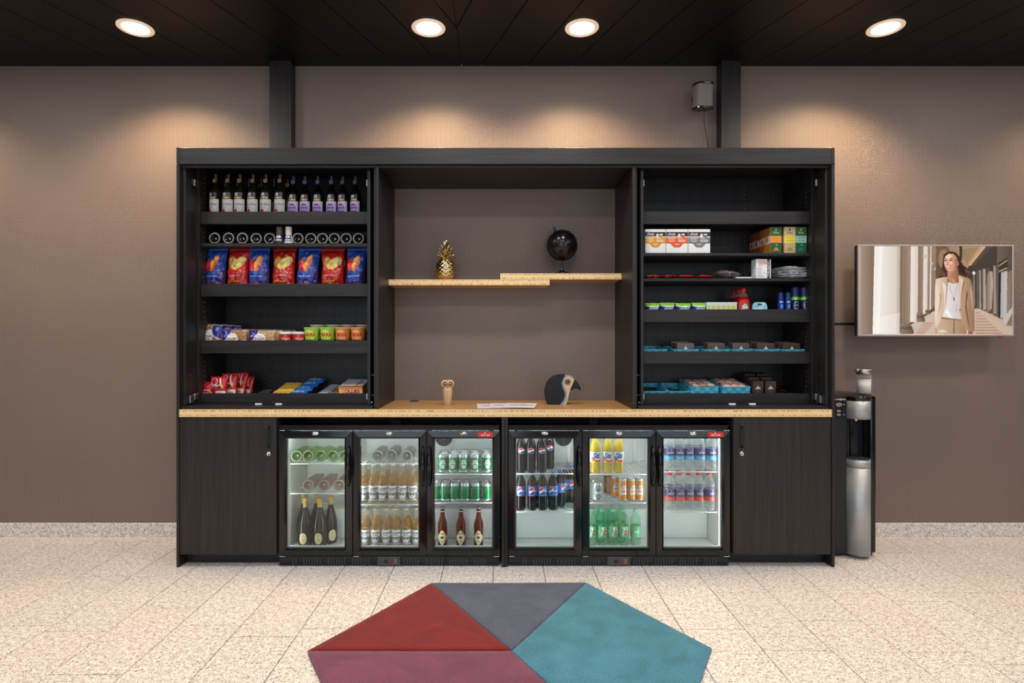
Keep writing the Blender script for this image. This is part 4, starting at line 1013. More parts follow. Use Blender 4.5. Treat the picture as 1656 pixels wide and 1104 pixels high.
# ------------------------------------------------------------------ the two glass-door drink coolers
YC = 3.545                                                   # plane of the cooler doors
LINER = mat('stucco_aluminium_liner', C(206, 210, 210), 0.32, metal=0.35, bump=0.35, bscale=260)
LINER_W = mat('white_liner', C(224, 226, 224), 0.4, bump=0.25, bscale=300)
WIRE = mat('white_coated_wire', C(214, 216, 216), 0.35)
LED = mat('cooler_led_strip', C(255, 255, 255), 0.4, emit=(0.95, 1.0, 0.98), estr=14.0)
GASKET = mat('pale_gasket', C(208, 208, 206), 0.5)
STICK = mat('red_sticker', C(205, 40, 28), 0.4)
ZI = 0.075                                                   # inside floor
ZC1 = Z(690.8, YC)
YB, YH, ZH = 3.985, 3.825, 0.272                             # inside back, compressor hump front and top
def cooler(x0, glass, doors, shelves, fan_px, digit, lab):
    w = 1.345
    t = thing('drinks_cooler', lab, 'fridge', (x0, YC, 0), group='glass-door drink coolers')
    def P(nm, m, a, b, y0, y1, z0, z1, r=0.0012, par=t, seg=1, lb=None): return MB().rbox(a - x0, b - x0, y0 - YC, y1 - YC, z0, z1, r, seg).build(nm, m, par, lb)
    x1 = x0 + w
    zd0, zd1 = Z(898.7, YC), Z(696.6, YC)
    P('outer_side', BLACK, x0, x0 + 0.012, YC + 0.046, 4.05, 0.02, ZC1); P('outer_side', BLACK, x1 - 0.012, x1, YC + 0.046, 4.05, 0.02, ZC1)
    P('outer_back', BLACK, x0 + 0.0125, x1 - 0.0125, 4.035, 4.05, 0.02, ZC1 - 0.013); P('outer_top', BLACK_GLOSS, x0 + 0.0005, x1 - 0.0005, YC + 0.004, 4.05, ZC1 - 0.012 + 0.0125, ZC1 + 0.0005 + 0.012)
    P('inner_wall', LINER_W, x0 + 0.013, x0 + 0.030, YC + 0.046, 4.03, ZI - 0.012, ZC1 - 0.02); P('inner_wall', LINER_W, x1 - 0.030, x1 - 0.013, YC + 0.046, 4.03, ZI - 0.012, ZC1 - 0.02)
    P('inner_back', LINER, x0 + 0.031, x1 - 0.031, YB, 4.03, ZI - 0.012, ZC1 - 0.02); P('inner_ceiling', LINER_W, x0 + 0.013, x1 - 0.013, YC + 0.046, 4.03, ZC1 - 0.019, ZC1 - 0.0005)
    P('inner_floor', LINER_W, x0 + 0.031, x1 - 0.031, YC + 0.046, YB - 0.0005, ZI - 0.012, ZI)
    P('compressor_hump', LINER_W, x0 + 0.031, x1 - 0.031, YH, YB - 0.0005, ZI + 0.0005, ZH, 0.01, seg=3)
    P('led_strip', LED, x0 + 0.06, x1 - 0.06, YC + 0.066, YC + 0.084, ZC1 - 0.030, ZC1 - 0.0195, 0.002)
    P('top_trim', BLACK_GLOSS, x0 + 0.001, x1 - 0.001, YC + 0.012, YC + 0.0455, zd1 + 0.001, ZC1)
    for px in glass[1:]:                                     # mullions between the door openings
        xm = X(px[0], YC) - 0.045
        P('door_mullion', BLACK, xm - 0.012, xm + 0.012, YC + 0.046, YC + 0.075, ZI + 0.001, ZC1 - 0.0195)
    zl0, zl1 = ZI + 0.03, ZC1 - 0.04
    for xs_ in [x0 + 0.0345, x1 - 0.0345] + [X(p[0], YC) - 0.045 + q for p in glass[1:] for q in (-0.0165, 0.0165)]:
        P('led_strip', LED, xs_ - 0.003, xs_ + 0.003, YC + 0.052, YC + 0.066, zl0, zl1, 0.001)
    # kick panel with slots
    zk1 = zd0 - 0.004
    P('kick_panel', BLACK, x0 + 0.002, x1 - 0.002, YC + 0.012, YC + 0.06, 0.004, zk1)
    mb = MB(); xa = x0 + 0.085
    cp0, cp1 = x0 + w / 2 - 0.069, x0 + w / 2 + 0.069
    while xa < x1 - 0.085:
        if not (cp0 - 0.02 < xa < cp1 + 0.012) and (int((xa - x0) / 0.0165) % 9) < 7:
            mb.box(xa - x0, xa - x0 + 0.010, 0.004, 0.0125, 0.013, zk1 - 0.010)
        xa += 0.0165
    o = mb.build('vent_slats', mat('grey_black_slat', C(46, 46, 48), 0.4), t); o['kind'] = 'stuff'
    mb = MB(); mb.box(0.004, w - 0.004, 0.004, 0.0122, 0.005, 0.012); mb.box(0.004, w - 0.004, 0.004, 0.0122, zk1 - 0.0095, zk1)
    mb.build('vent_frame', BLACK_METAL, t)
    c = P('control_box', mat('grey_control_plastic', C(70, 74, 74), 0.3), cp0, cp1, YC - 0.002, YC + 0.0115, 0.007, zk1 - 0.002, 0.002)
    cv = Cv(84, 30, (66, 70, 70)); cv.rect(.18, .18, .70, .80, (84, 84, 76)); cv.rect(.26, .24, .60, .74, (24, 22, 20)); cv.text(digit, .53, .5, .09, .38, (255, 40, 36)); cv.rect(.75, .2, .86, .8, (150, 140, 130)); cv.rect(.775, .28, .835, .72, (200, 60, 44))
    grid_obj('display', cv, on_front(cp0 - x0 + 0.002, cp1 - x0 - 0.002, 0.010, zk1 - 0.005, -0.003), print_mat('cooler_display_print', 0.3, emit=0.45) if 'cooler_display_print' not in MATS else MATS['cooler_display_print'], c)
    # doors
    for i, ((g0, g1), (d0, d1)) in enumerate(zip(glass, doors)):
        a, b2 = X(d0, YC), X(d1, YC); ga, gb = X(g0, YC), X(g1, YC); gz0, gz1 = Z(887.3, YC), Z(709.3, YC)
        d = thing('door', None, 'x'); del d['category']; d.parent = t
        ha = -1 if i < 2 else 1                              # handles on the right of the first two, on the left of the third
        D = lambda nm, m, *q, **k: P(nm, m, *q, par=d, **k)
        # mitred frame: outer face plus a bevel towards the glass
        bev = 0.011
        o4 = [(a, zd0), (b2, zd0), (b2, zd1), (a, zd1)]; m4 = [(ga - bev, gz0 - bev), (gb + bev, gz0 - bev), (gb + bev, gz1 + bev), (ga - bev, gz1 + bev)]; i4 = [(ga, gz0), (gb, gz0), (gb, gz1), (ga, gz1)]
        for k in range(4):
            k2 = (k + 1) % 4
            q = lambda p, y: (p[0] - x0, y, p[1])
            vs = [q(o4[k], 0.045), q(o4[k2], 0.045), q(o4[k], 0.003), q(o4[k2], 0.003), q(m4[k], 0.0), q(m4[k2], 0.0), q(i4[k], 0.009), q(i4[k2], 0.009), q(i4[k], 0.045), q(i4[k2], 0.045)]
            fs = [(0, 1, 3, 2), (2, 3, 5, 4), (4, 5, 7, 6), (6, 7, 9, 8), (8, 9, 1, 0), (0, 2, 4, 6, 8), (1, 9, 7, 5, 3)]
            MB().add(vs, fs).build('frame_rail', BLACK_GLOSS, d)
        P('glass_pane', GLASS, ga - 0.004, gb + 0.004, YC + 0.012, YC + 0.018, gz0 - 0.004, gz1 + 0.004, 0.0003, d)
        P('gasket', GASKET, ga, gb, YC + 0.028, YC + 0.045, gz0, gz0 + 0.007, 0.0005, d); P('gasket', GASKET, (gb - 0.0035) if i != 0 else ga, gb if i != 0 else ga + 0.0035, YC + 0.028, YC + 0.045, gz0 + 0.0075, gz1, 0.0005, d)
        hx = (b2 - 0.018) if ha < 0 else (a + 0.016)
        hz0, hz1 = Z(786, YC), Z(721, YC); n = 14; pts = []; rr = []
        for k in range(n + 1):
            s = k / n; pts.append((hx - x0, -0.004 - 0.024 * math.sin(PI * s) ** 0.7, hz0 + (hz1 - hz0) * s)); rr.append(0.004 + 0.011 * math.sin(PI * s) ** 0.5)
        MB().tube(pts, rr, 12).build('handle', BLACK_GLOSS, d)
        cx = (ga + gb) / 2 - x0; zl = Z(701, YC)
        MB().lathe([(0, 0.004), (0.017, 0.0035), (0.021, 0.0)], 24, Matrix.Translation((cx, 0.0022, zl)) @ Matrix.Diagonal((1, 1, 0.52, 1)) @ Matrix.Rotation(PI / 2, 4, 'X')).build('lock_badge', CHROME, d, 'oval chrome door lock')
        for zz in (zd1 + 0.0025, zd0 - 0.0028):
            xx = (a if i < 2 else b2 - 0.04); P('hinge_plate', CHROME, xx + 0.002, xx + 0.036, YC - 0.001, YC + 0.0115, zz - 0.0022, zz + 0.0018, 0.0008, d)
        if i == 2:
            cv = Cv(72, 26, (214, 46, 30)); cv.text('KRONUS', .5, .42, .6, .3, (238, 238, 245), bold=.03); cv.text('N', .5, .42, .09, .3, (60, 70, 190)); cv.poly([(.42, .95), (.52, .95), (.5, .72), (.45, .72)], (250, 235, 230))
            grid_obj('red_sticker', cv, on_front(X(773, YC) + (b2 - X(808.4, YC)) - x0, X(797, YC) + (b2 - X(808.4, YC)) - x0, Z(706.5, YC), Z(698.6, YC), -0.0008), PAPER, d, label='small red sticker with white and blue lettering')
    # wire shelves, one or two behind each door
    edges = [x0 + 0.033] + [X(g[0], YC) - 0.045 for g in glass[1:]] + [x1 - 0.033]
    for i in range(3):
        for py in shelves[i]:
            z = Z(py, 3.62); a, b2 = edges[i] + 0.014 - x0, edges[i + 1] - 0.014 - x0; ya, yb = 3.62 - YC, 3.965 - YC
            if z < ZH + 0.01: yb = YH - YC - 0.012
            if py > 800: yb = max(yb, 3.95 - YC) if z > ZH else yb
            mb = MB(); mb.tube([(a, ya, z), (b2, ya, z)], 0.0032, 6); mb.tube([(a, yb, z), (b2, yb, z)], 0.0032, 6); mb.tube([(a, (ya + yb) / 2, z - 0.003), (b2, (ya + yb) / 2, z - 0.003)], 0.0026, 6)
            k = a
            while k <= b2 + 1e-4: mb.tube([(k, ya, z + 0.002), (k, yb, z + 0.002)], 0.0016, 4); k += (b2 - a) / 21
            mb.build('wire_shelf', WIRE, t)
    # shelf rails on the back and the fan
    for xr_ in (edges[1] - 0.03, edges[2] - 0.03):
        P('shelf_rail', STEEL, xr_ - 0.014, xr_ + 0.014, YB - 0.004, YB - 0.0005, ZH + 0.03, ZC1 - 0.09)
    Yf = YB - 0.004; fx = X(fan_px, Yf) - x0; fz = Z(707, Yf)
    f = MB(); Rm = Matrix.Translation((fx, Yf - YC, fz)) @ Matrix.Rotation(PI / 2, 4, 'X')
    f.lathe([(0, 0.002), (0.052, 0.002), (0.052, 0.012), (0.058, 0.012), (0.058, 0.0)], 28, Rm); fo = f.build('fan', BLACK, t, 'round black fan grille')
    g = MB()
    for r in (0.012, 0.022, 0.032, 0.042, 0.051): g.tube([tuple(Rm @ Vector((r * math.cos(2 * PI * k / 24), r * math.sin(2 * PI * k / 24), 0.0125))) for k in range(25)], 0.0011, 4)
    for k in range(4): g.tube([tuple(Rm @ Vector((0.052 * math.cos(PI * k / 4 + q * PI), 0.052 * math.sin(PI * k / 4 + q * PI), 0.0122))) for q in (0, 1)], 0.0016, 4)
    g.build('fan_guard', mat('grey_wire_guard', C(110, 112, 112), 0.4), fo)
    return t
G1 = ((462.4, 556.7), (582, 676.3), (702.6, 796.4)); D1 = ((451, 569.4), (571, 689), (690.3, 808.4))
G2 = ((834.3, 928.3), (954, 1049), (1073.8, 1168.8)); D2 = ((822.7, 941), (942.3, 1060.5), (1061.8, 1180.8))
cooler(X(450, YC), G1, D1, ((749.7, 798), (750, 816), (766.6, 813)), 718, '4', 'black three-door drink cooler with wine and beer, left of the middle divider')
cooler(X(821.6, YC) + 0.001, G2, D2, ((766, 827.5), (767, 813), (763, 828)), 911, '2', 'black three-door drink cooler with soft drinks and water, right of the divider')
def shelf_z(py): return Z(py, 3.62) + 0.004

# ------------------------------------------------------------------ bottles and cans
GREEN_WINE = clear_mat('green_wine_glass', (0.55, 0.62, 0.28), C(26, 34, 14), 0.55, edge=0.4)
DARK_WINE = clear_mat('dark_wine_glass', (0.25, 0.25, 0.22), C(10, 11, 10), 0.86, edge=0.14)
SMOKE = clear_mat('smoke_glass_base', (0.5, 0.48, 0.45), C(30, 26, 24), 0.6, edge=0.4)
PALE_GREEN = clear_mat('pale_green_glass', (0.74, 0.86, 0.58), C(92, 122, 60), 0.12, edge=0.45)
ROSE = clear_mat('rose_glass', (0.88, 0.78, 0.72), C(150, 112, 98), 0.12, edge=0.45)
LAGER = clear_mat('lager_in_clear_glass', (1.0, 0.86, 0.46), C(224, 158, 36), 0.11, edge=0.3)
FLINT = clear_mat('flint_glass', (0.97, 0.97, 0.95), C(214, 210, 196), 0.07, edge=0.4)
BROWN = clear_mat('brown_beer_glass', (0.62, 0.26, 0.10), C(96, 38, 16), 0.52, edge=0.4)
PET = clear_mat('clear_pet', (0.97, 0.98, 0.98), C(226, 232, 232), 0.10, edge=0.42)
COLA = clear_mat('cola_in_pet', (0.30, 0.20, 0.16), C(24, 14, 12), 0.80, edge=0.18)
LEMON = clear_mat('green_pet', (0.84, 0.985, 0.90), C(120, 214, 164), 0.15, edge=0.4)
ORANGE = clear_mat('yellow_soda', (0.98, 0.90, 0.36), C(232, 204, 78), 0.5, edge=0.3)
FOIL_BLACK = mat('black_capsule', C(24, 22, 22), 0.35)
FOIL_GOLD = mat('dull_gold_capsule', C(196, 160, 92), 0.4, metal=0.3)
ALU = mat('can_aluminium', C(206, 208, 210), 0.28, metal=0.9)
def capmat(n, c): return mat('cap_' + n, c, 0.4)

def wine_label_script():
    cv = Cv(64, 72, (228, 222, 218))
    cv.ring(.52, .52, .44, .42, .03, (206, 198, 194)); cv.text('Zoya Blum', .48, .62, .80, .20, (40, 38, 40), shear=.45, bold=.0); cv.rect(.12, .42, .62, .44, (120, 112, 110)); cv.rect(.28, .34, .44, .36, (120, 112, 110)); cv.ell(.36, .19, .13, .115, (214, 30, 38)); return cv
def wine_label_lilac():
    cv = Cv(60, 66, (222, 210, 236))
    cv.ring(.5, .5, .46, .48, .05, (176, 150, 206)); cv.ell(.5, .48, .36, .43, (246, 240, 252)); cv.ell(.5, .47, .30, .38, (140, 88, 176)); cv.rect(.24, .34, .76, .47, (196, 168, 220)); cv.text('MALINO', .5, .62, .42, .09, (244, 236, 250)); cv.rect(.30, .52, .70, .55, (108, 60, 150)); 
    for u in (.1, .9): cv.rect(u - .02, .3, u + .02, .8, (150, 126, 186))
    return cv
def wine(name, body_m, lab, medal, r, h, zl0, zl1, cat_label, ang=2.5):
    t = thing(name, cat_label, 'wine bottle')
    MB().lathe([(0, 0.012), (r * .55, 0.004), (r * .85, 0), (r, 0.005), (r, h * .55), (r * .97, h * .60), (r * .8, h * .655), (r * .5, h * .71), (r * .40, h * .75), (r * .38, h * .80)], 24).build('glass', body_m, t)
    MB().lathe([(r * .385, h * .795), (r * .385, h * .94), (r * .44, h * .945), (r * .44, h * .985), (r * .40, h), (0, h)], 18).build('capsule', FOIL_BLACK, t)
    grid_obj('label', lab, on_cyl(r + 0.0006, zl0, zl1, ang), PAPER, t)
    cv = Cv(48, 30, (30, 28, 28)); cv.poly([(.2, .42), (.34, .3), (.34, .95), (.26, .9)], (206, 206, 210)); cv.ell(.46, .70, .09, .24, (214, 214, 218)); cv.rect(.4, .42, .6, .52, (180, 180, 184)); cv.rect(.1, .06, .9, .3, (212, 164, 74)); cv.ell(.5, .18, .08, .16, (244, 220, 160)); cv.rect(.1, 0, .9, .06, (20, 18, 18))
    grid_obj('shoulder_label', cv, on_cyl(r + 0.0006, zl1 + 0.002, zl1 + 0.044, 1.7), PGLOSS, t)
    cv = Cv(22, 22, medal); cv.ell(.5, .5, .32, .32, tuple(int(q * .72) for q in medal)); cv.keep(fn=lambda u, v: (u - .5) ** 2 + (v - .5) ** 2 < .25)
    grid_obj('neck_medal', cv, on_front(-.0125, .0125, h * .80, h * .80 + .025, -r * .40), PAPER, t)
    return t
zs1 = Z(342, YS) - 0.0445
wA = wine('wine_bottle', GREEN_WINE, wine_label_script(), (206, 150, 84), 0.0378, 0.308, 0.043, 0.135, '')
wB = wine('wine_bottle', DARK_WINE, wine_label_lilac(), (132, 88, 168), 0.0345, 0.296, 0.030, 0.122, '')
row = (348.6, 369, 388, 409.3, 430, 453)
for i, px in enumerate(row):
    put(wA, 'green wine bottle with white script label on the top shelf, front row, ' + pos(i, 6), (X(px, 3.79), 3.795, zs1), (0, 0, -0.12 if i not in (0, 4) else (-.38 if i == 0 else -.04)), 'white-label wine bottles on the top shelf')
for i, px in enumerate(row):
    put(wA, 'green wine bottle half hidden behind the front row on the top shelf, ' + pos(i, 6), (X(px, 3.79) + 0.012, 3.90, zs1), (0, 0, 1.2 + i), 'white-label wine bottles on the top shelf')
for i, px in enumerate((474.5, 493.3, 514, 536, 554.7, 575)):
    put(wB, 'dark wine bottle with lilac label on the top shelf, ' + pos(i, 6), (X(px, 3.79), 3.795, zs1), (0, 0, -0.02 if i < 4 else -0.25), 'lilac-label wine bottles on the top shelf')

# bottles lying with their bases to the front
def lying(name, m, r=0.037):
    t = thing(name, '', 'wine bottle')
    MB().lathe([(0, 0.024), (r * .25, 0.020), (r * .60, 0.006), (r * .80, 0.0005), (r * .92, 0.0), (r, 0.006), (r, 0.175), (r * .8, 0.205), (r * .42, 0.235), (r * .38, 0.285), (0, 0.285)], 32).build('glass', m, t)
    MB().lathe([(r * .74, 0.0035), (r * .80, -0.0012), (r * .93, -0.0012), (r * .985, 0.003)], 32).build('base_ring_glint', clear_mat('ring_' + name + m.name, (.9, .9, .88), C(176, 180, 166), 0.5, rough=.12, edge=.4), t)  # paler ring carries the reflection at the bottle rim in its colour
    MB().lathe([(0, 0.0205), (r * .12, 0.0195), (r * .14, 0.022)], 12).build('punt_glint', mat('glass_glint', C(210, 206, 200), 0.15), t)  # pale disc painted as the glint deep in the punt
    return t
zs2 = Z(393, YS) + 0.0005
ly = lying('wine_bottle', SMOKE)
LIE = (-PI / 2, 0, 0)
allx = (347, 369.6, 392, 413, 434.9, 480.7, 501.5, 520.5, 539.7, 559, 579)
for i, px in enumerate(allx):
    sd = 'left of' if i < 5 else 'right of'; n = 5 if i < 5 else 6; k = i if i < 5 else i - 5
    put(ly, f'dark bottle lying base forward {sd} the spice grinders, ' + pos(k, n), (X(px, 3.755), 3.752 + (0.012 if i > 2 else 0), zs2 + 0.0372), LIE, 'bottles lying on the second shelf')
# spice grinders
def grinder(glass_c, top_c, lab, px):
    t = thing('spice_grinder', lab, 'grinder', (X(px, 3.77), 3.77, zs2))
    MB().lathe([(0, 0), (0.026, 0), (0.028, 0.006), (0.026, 0.024), (0.021, 0.042), (0.0185, 0.060), (0.019, 0.066)], 24).build('jar', glass_c, t)
    MB().lathe([(0.0195, 0.0662), (0.0205, 0.068), (0.0195, 0.082), (0.021, 0.086), (0.0205, 0.110), (0.016, 0.114), (0, 0.114)], 24).build('grinder_top', top_c, t)
    cv = Cv(30, 40, (34, 46, 92)); cv.ell(.5, .7, .34, .22, (226, 228, 236)); cv.text('S', .5, .7, .3, .24, (34, 46, 92)); cv.rect(.1, .12, .9, .3, (220, 222, 230)); grid_obj('label', cv, on_cone(0.0275, 0.0205, 0.016, 0.058, 2.0), PAPER, t)
grinder(mat('black_pepper', C(58, 48, 44), 0.5, var=.6, bscale=300), mat('brown_grinder_top', C(86, 74, 66), 0.3), 'pepper grinder with dark filling between the lying bottles', 452)
grinder(mat('white_salt', C(226, 220, 212), 0.6), mat('cream_grinder_top', C(226, 212, 200), 0.4), 'salt grinder with white filling between the lying bottles', 467)

# --- cooler contents
def burgundy():
    t = thing('wine_bottle', '', 'wine bottle'); r = 0.041
    MB().lathe([(0, 0.01), (r * .8, 0), (r, 0.006), (r, 0.12), (r * .95, 0.145), (r * .72, 0.185), (r * .45, 0.222), (r * .37, 0.245), (r * .36, 0.262)], 24).build('glass', DARK_WINE, t)
    MB().lathe([(r * .37, 0.243), (r * .375, 0.285), (r * .42, 0.287), (r * .42, 0.300), (0, 0.302)], 18).build('capsule', FOIL_GOLD, t)
    cv = Cv(40, 56, (226, 208, 160)); cv.rect(.2, .4, .8, .42, (170, 146, 96)); cv.rect(.15, .30, .85, .33, (150, 126, 84)); cv.ell(.5, .72, .08, .05, (180, 152, 96)); cv.keep(fn=lambda u, v: ((u - .5) / .5) ** 2 + ((v - .5) / .5) ** 2 < 1)
    grid_obj('label', cv, on_cyl(r + 0.0006, 0.022, 0.092, 1.15), PAPER, t, label='cream oval label')
    return t
bg = burgundy()
def door_place(n): return f'behind the {["first", "second", "third"][n - 1]} cooler door'
for i, (px, Y) in enumerate(((494, 3.69), (517.5, 3.69))):
    put(bg, 'standing wine bottle with gold capsule and oval label, front pair, ' + pos(i, 2), (X(px, Y), Y, ZI + 0.0005), (0, 0, -.1 if i == 0 else .0), 'standing wine bottles in the left cooler')
for i, (px, Y) in enumerate(((491, 3.775), (512, 3.775), (535, 3.755))):
    put(bg, 'standing gold-capsule wine bottle behind the front pair, ' + pos(i, 3), (X(px, Y), Y, ZI + 0.0005), (0, 0, 2.4 if i < 2 else .55), 'standing wine bottles in the left cooler')
lg = lying('wine_bottle', PALE_GREEN); lr = lying('wine_bottle', ROSE)
for i, px in enumerate((479.5, 498.5, 518.4, 538.2, 556.5)):
    put(lg, 'green wine bottle lying on the top wire shelf of the left cooler, ' + pos(i, 5), (X(px, 3.65), 3.65, shelf_z(749.7) + 0.037), LIE, 'green wine bottles lying in the left cooler')
for i, px in enumerate((498.5, 523, 548)):
    o = put(lr, 'rose wine bottle lying on the second wire shelf of the left cooler, ' + pos(i, 3), (X(px, 3.66), 3.66, shelf_z(798) + 0.037), LIE, 'rose wine bottles lying in the left cooler')
    if i == 0:
        pass
lc = lying('wine_bottle', clear_mat('smoke_glass_clear', (0.82, 0.80, 0.78), C(110, 102, 98), 0.14, edge=.45))
for i, px in enumerate((610, 631.5, 657.5)):
    put(lc, 'clear bottle lying on the top wire shelf above the amber beers, ' + pos(i, 3), (X(px, 3.66), 3.66 + .02 * (i == 1), shelf_z(750) + 0.037), LIE, 'clear bottles lying in the left cooler')

def beer_clear():
    t = thing('beer_bottle', '', 'beer bottle'); r = 0.0298
    MB().lathe([(0, 0.004), (r * .85, 0), (r, 0.006), (r, 0.118), (r * .93, 0.128), (r * .58, 0.158), (r * .44, 0.182), (r * .40, 0.222), (r * .46, 0.224), (r * .46, 0.232)], 20).build('glass', FLINT, t)
    MB().lathe([(0, 0.006), (r * .93, 0.007), (r * .94, 0.117), (r * .87, 0.127), (r * .52, 0.156), (r * .40, 0.172), (0, 0.172)], 20).build('beer', LAGER, t)
    MB().lathe([(r * .50, 0.2315), (r * .52, 0.236), (r * .44, 0.241), (0, 0.242)], 16).build('crown_cap', mat('pale_crown_cap', C(214, 206, 190), 0.35, metal=.4), t)
    cv = Cv(56, 40, (234, 234, 232)); cv.text('Corona', .5, .62, .82, .42, (44, 52, 92), bold=.03); cv.text('Extra', .5, .30, .46, .2, (90, 96, 120), shear=.3); cv.rect(.1, .06, .32, .16, (190, 150, 70)); cv.rect(.68, .06, .9, .16, (190, 150, 70))
    grid_obj('label', cv, on_cyl(r + .0006, 0.066, 0.110, 2.5), PAPER, t, label='white label with blue lettering')
    cv = Cv(40, 36, (120, 124, 128)); cv.poly([(.3, .3), (.7, .3), (.82, .8), (.62, .6), (.5, .9), (.38, .6), (.18, .8)], (226, 228, 230)); cv.rect(.05, .06, .95, .14, (214, 216, 220)); cv.text('330', .5, .2, .3, .1, (230, 230, 232))
    grid_obj('printed_crest', cv, on_cyl(r + .0004, 0.018, 0.064, 2.3), PGLOSS, t)
    return t
bc = beer_clear()
RN = ['front row', 'second row', 'third row']
for lev, (z, xs, Y0, nr) in enumerate(((shelf_z(816), (588.5, 604, 619.3, 635, 651, 667.3), 3.665, 3), (ZI + .0005, (591, 607.5, 625, 641, 657, 673), 3.685, 2))):
    for r_ in range(nr):
        for i, px in enumerate(xs):
            Y = Y0 + .066 * r_
            x = X(px, Y0) + (0.0 if r_ == 0 else 0.012 * ((i * 7 + r_ * 3) % 3 - 1) / 2)
            put(bc, f'amber beer bottle, {["middle shelf", "bottom"][lev]} of the left cooler, {RN[r_]}, ' + pos(i, 6), (x, Y, z), (0, 0, 0.05 * ((i * 5) % 3 - 1) if r_ == 0 else 1.3 * i), 'clear beer bottles in the left cooler')
def beer_brown():
    t = thing('beer_bottle', '', 'beer bottle'); r = 0.0298
    MB().lathe([(0, 0.004), (r * .85, 0), (r, 0.006), (r, 0.135), (r * .92, 0.150), (r * .62, 0.176), (r * .48, 0.20), (r * .42, 0.228), (r * .46, 0.230), (r * .46, 0.237)], 24).build('glass', BROWN, t)
    MB().lathe([(0, .004), (r * .97, .004), (r * .97, .042), (0, .042)], 20).build('dark_foot', mat('dark_beer', C(36, 22, 16), 0.2), t)
    MB().lathe([(r * .50, 0.2365), (r * .54, 0.239), (r * .46, 0.246), (0, 0.247)], 16).build('crown_cap', mat('silver_crown_cap', C(160, 150, 144), 0.35, metal=.6), t)
    MB().lathe([(r * .50, 0.218), (r * .46, 0.224)], 16).build('neck_foil', mat('grey_neck_foil', C(190, 184, 176), 0.35, metal=.5), t)
    cv = Cv(56, 76, (226, 208, 168)); cv.ring(.5, .52, .36, .27, .1, (96, 78, 58)); cv.ell(.5, .50, .16, .06, (44, 40, 50)); cv.rect(.4, .5, .6, .6, (70, 62, 66)); cv.rect(.25, .74, .75, .77, (90, 74, 58)); cv.rect(.36, .27, .64, .295, (96, 80, 62)); cv.rect(.42, .17, .58, .19, (120, 100, 76))
    cv.keep([(0.5, 0), (.62, .1), (.86, .34), (1, .5), (.86, .66), (.62, .9), (.5, 1), (.38, .9), (.14, .66), (0, .5), (.14, .34), (.38, .1)])
    grid_obj('label', cv, on_cyl(r + .0007, 0.012, 0.108, 2.3), PAPER, t, label='cream diamond label')
    return t
bb = beer_brown()
for i, px in enumerate((715.7, 745.4, 773.9)):
    put(bb, 'brown beer bottle with cream diamond label, left cooler, ' + pos(i, 3), (X(px, 3.69), 3.69, ZI + .0005), (0, 0, 0), 'brown beer bottles in the left cooler')

def can(name, cat, cv, r, h, m=None):
    t = thing(name, '', cat)
    MB().lathe([(0, 0.006), (r * .70, 0.004), (r * .76, 0), (r * .98, 0.010), (r * .995, 0.013), (r * .995, h - 0.014), (r * .84, h - 0.003), (r * .86, h), (r * .80, h), (r * .78, h - 0.005), (0, h - 0.005)], 28).build('shell', ALU, t)
    grid_obj('print', cv, on_cyl(r, 0.012, h - 0.0135, 2 * PI), m or PMETAL, t)
    MB().rbox(-.006, .006, -.012, .008, h - .005, h - .0035, .001).build('ring_pull', ALU, t)
    return t
cv = Cv(150, 66, (36, 132, 82))
for k in range(12): cv.rect(k / 12, 0, k / 12 + .03, 1, (52, 150, 98))
for cx in (.5, .0, 1.0):
    cv.ell(cx, .62, .072, .19, (236, 240, 236)); cv.poly([(cx - .032, .58), (cx, .76), (cx + .032, .58), (cx - .04, .69), (cx + .04, .69)], (206, 36, 40)); cv.rect(cx - .1, .44, cx + .1, .54, (236, 240, 236)); cv.text('Heineken', cx, .49, .17, .085, (24, 60, 44)); cv.ell(cx, .34, .066, .17, (232, 238, 234)); cv.rect(cx - .1, .44, cx + .1, .545, (236, 240, 236)); cv.text('Heineken', cx, .49, .17, .085, (24, 60, 44))
cv.rect(0, .93, 1, 1, (206, 210, 208)); cv.rect(0, 0, 1, .06, (206, 210, 208))
cg = can('beer_can', 'can', cv, 0.0315, 0.115)
for r_ in range(3):
    for i, px in enumerate((716, 732.5, 749, 767.6, 787)):
        Y = 3.66 + .068 * r_
        put(cg, f'green red-star beer can, upper shelf of the left cooler, {RN[r_]}, ' + pos(i, 5), (X(px, 3.66) + (0, .004, -.003)[r_], Y, shelf_z(766.6)), (0, 0, (.12, -.02, .15, .1, .2)[i] if r_ == 0 else 1.1 * i + r_), 'green beer cans on the upper shelf')
for r_ in range(2):
    for i, px in enumerate((705, 720, 735.5, 752, 769, 786)):
        Y = 3.66 + .068 * r_
        put(cg, f'green beer can, lower shelf of the left cooler, {RN[r_]}, ' + pos(i, 6), (X(px, 3.66), Y, shelf_z(813)), (0, 0, 1.55 + .1 * i), 'green beer cans on the lower shelf')

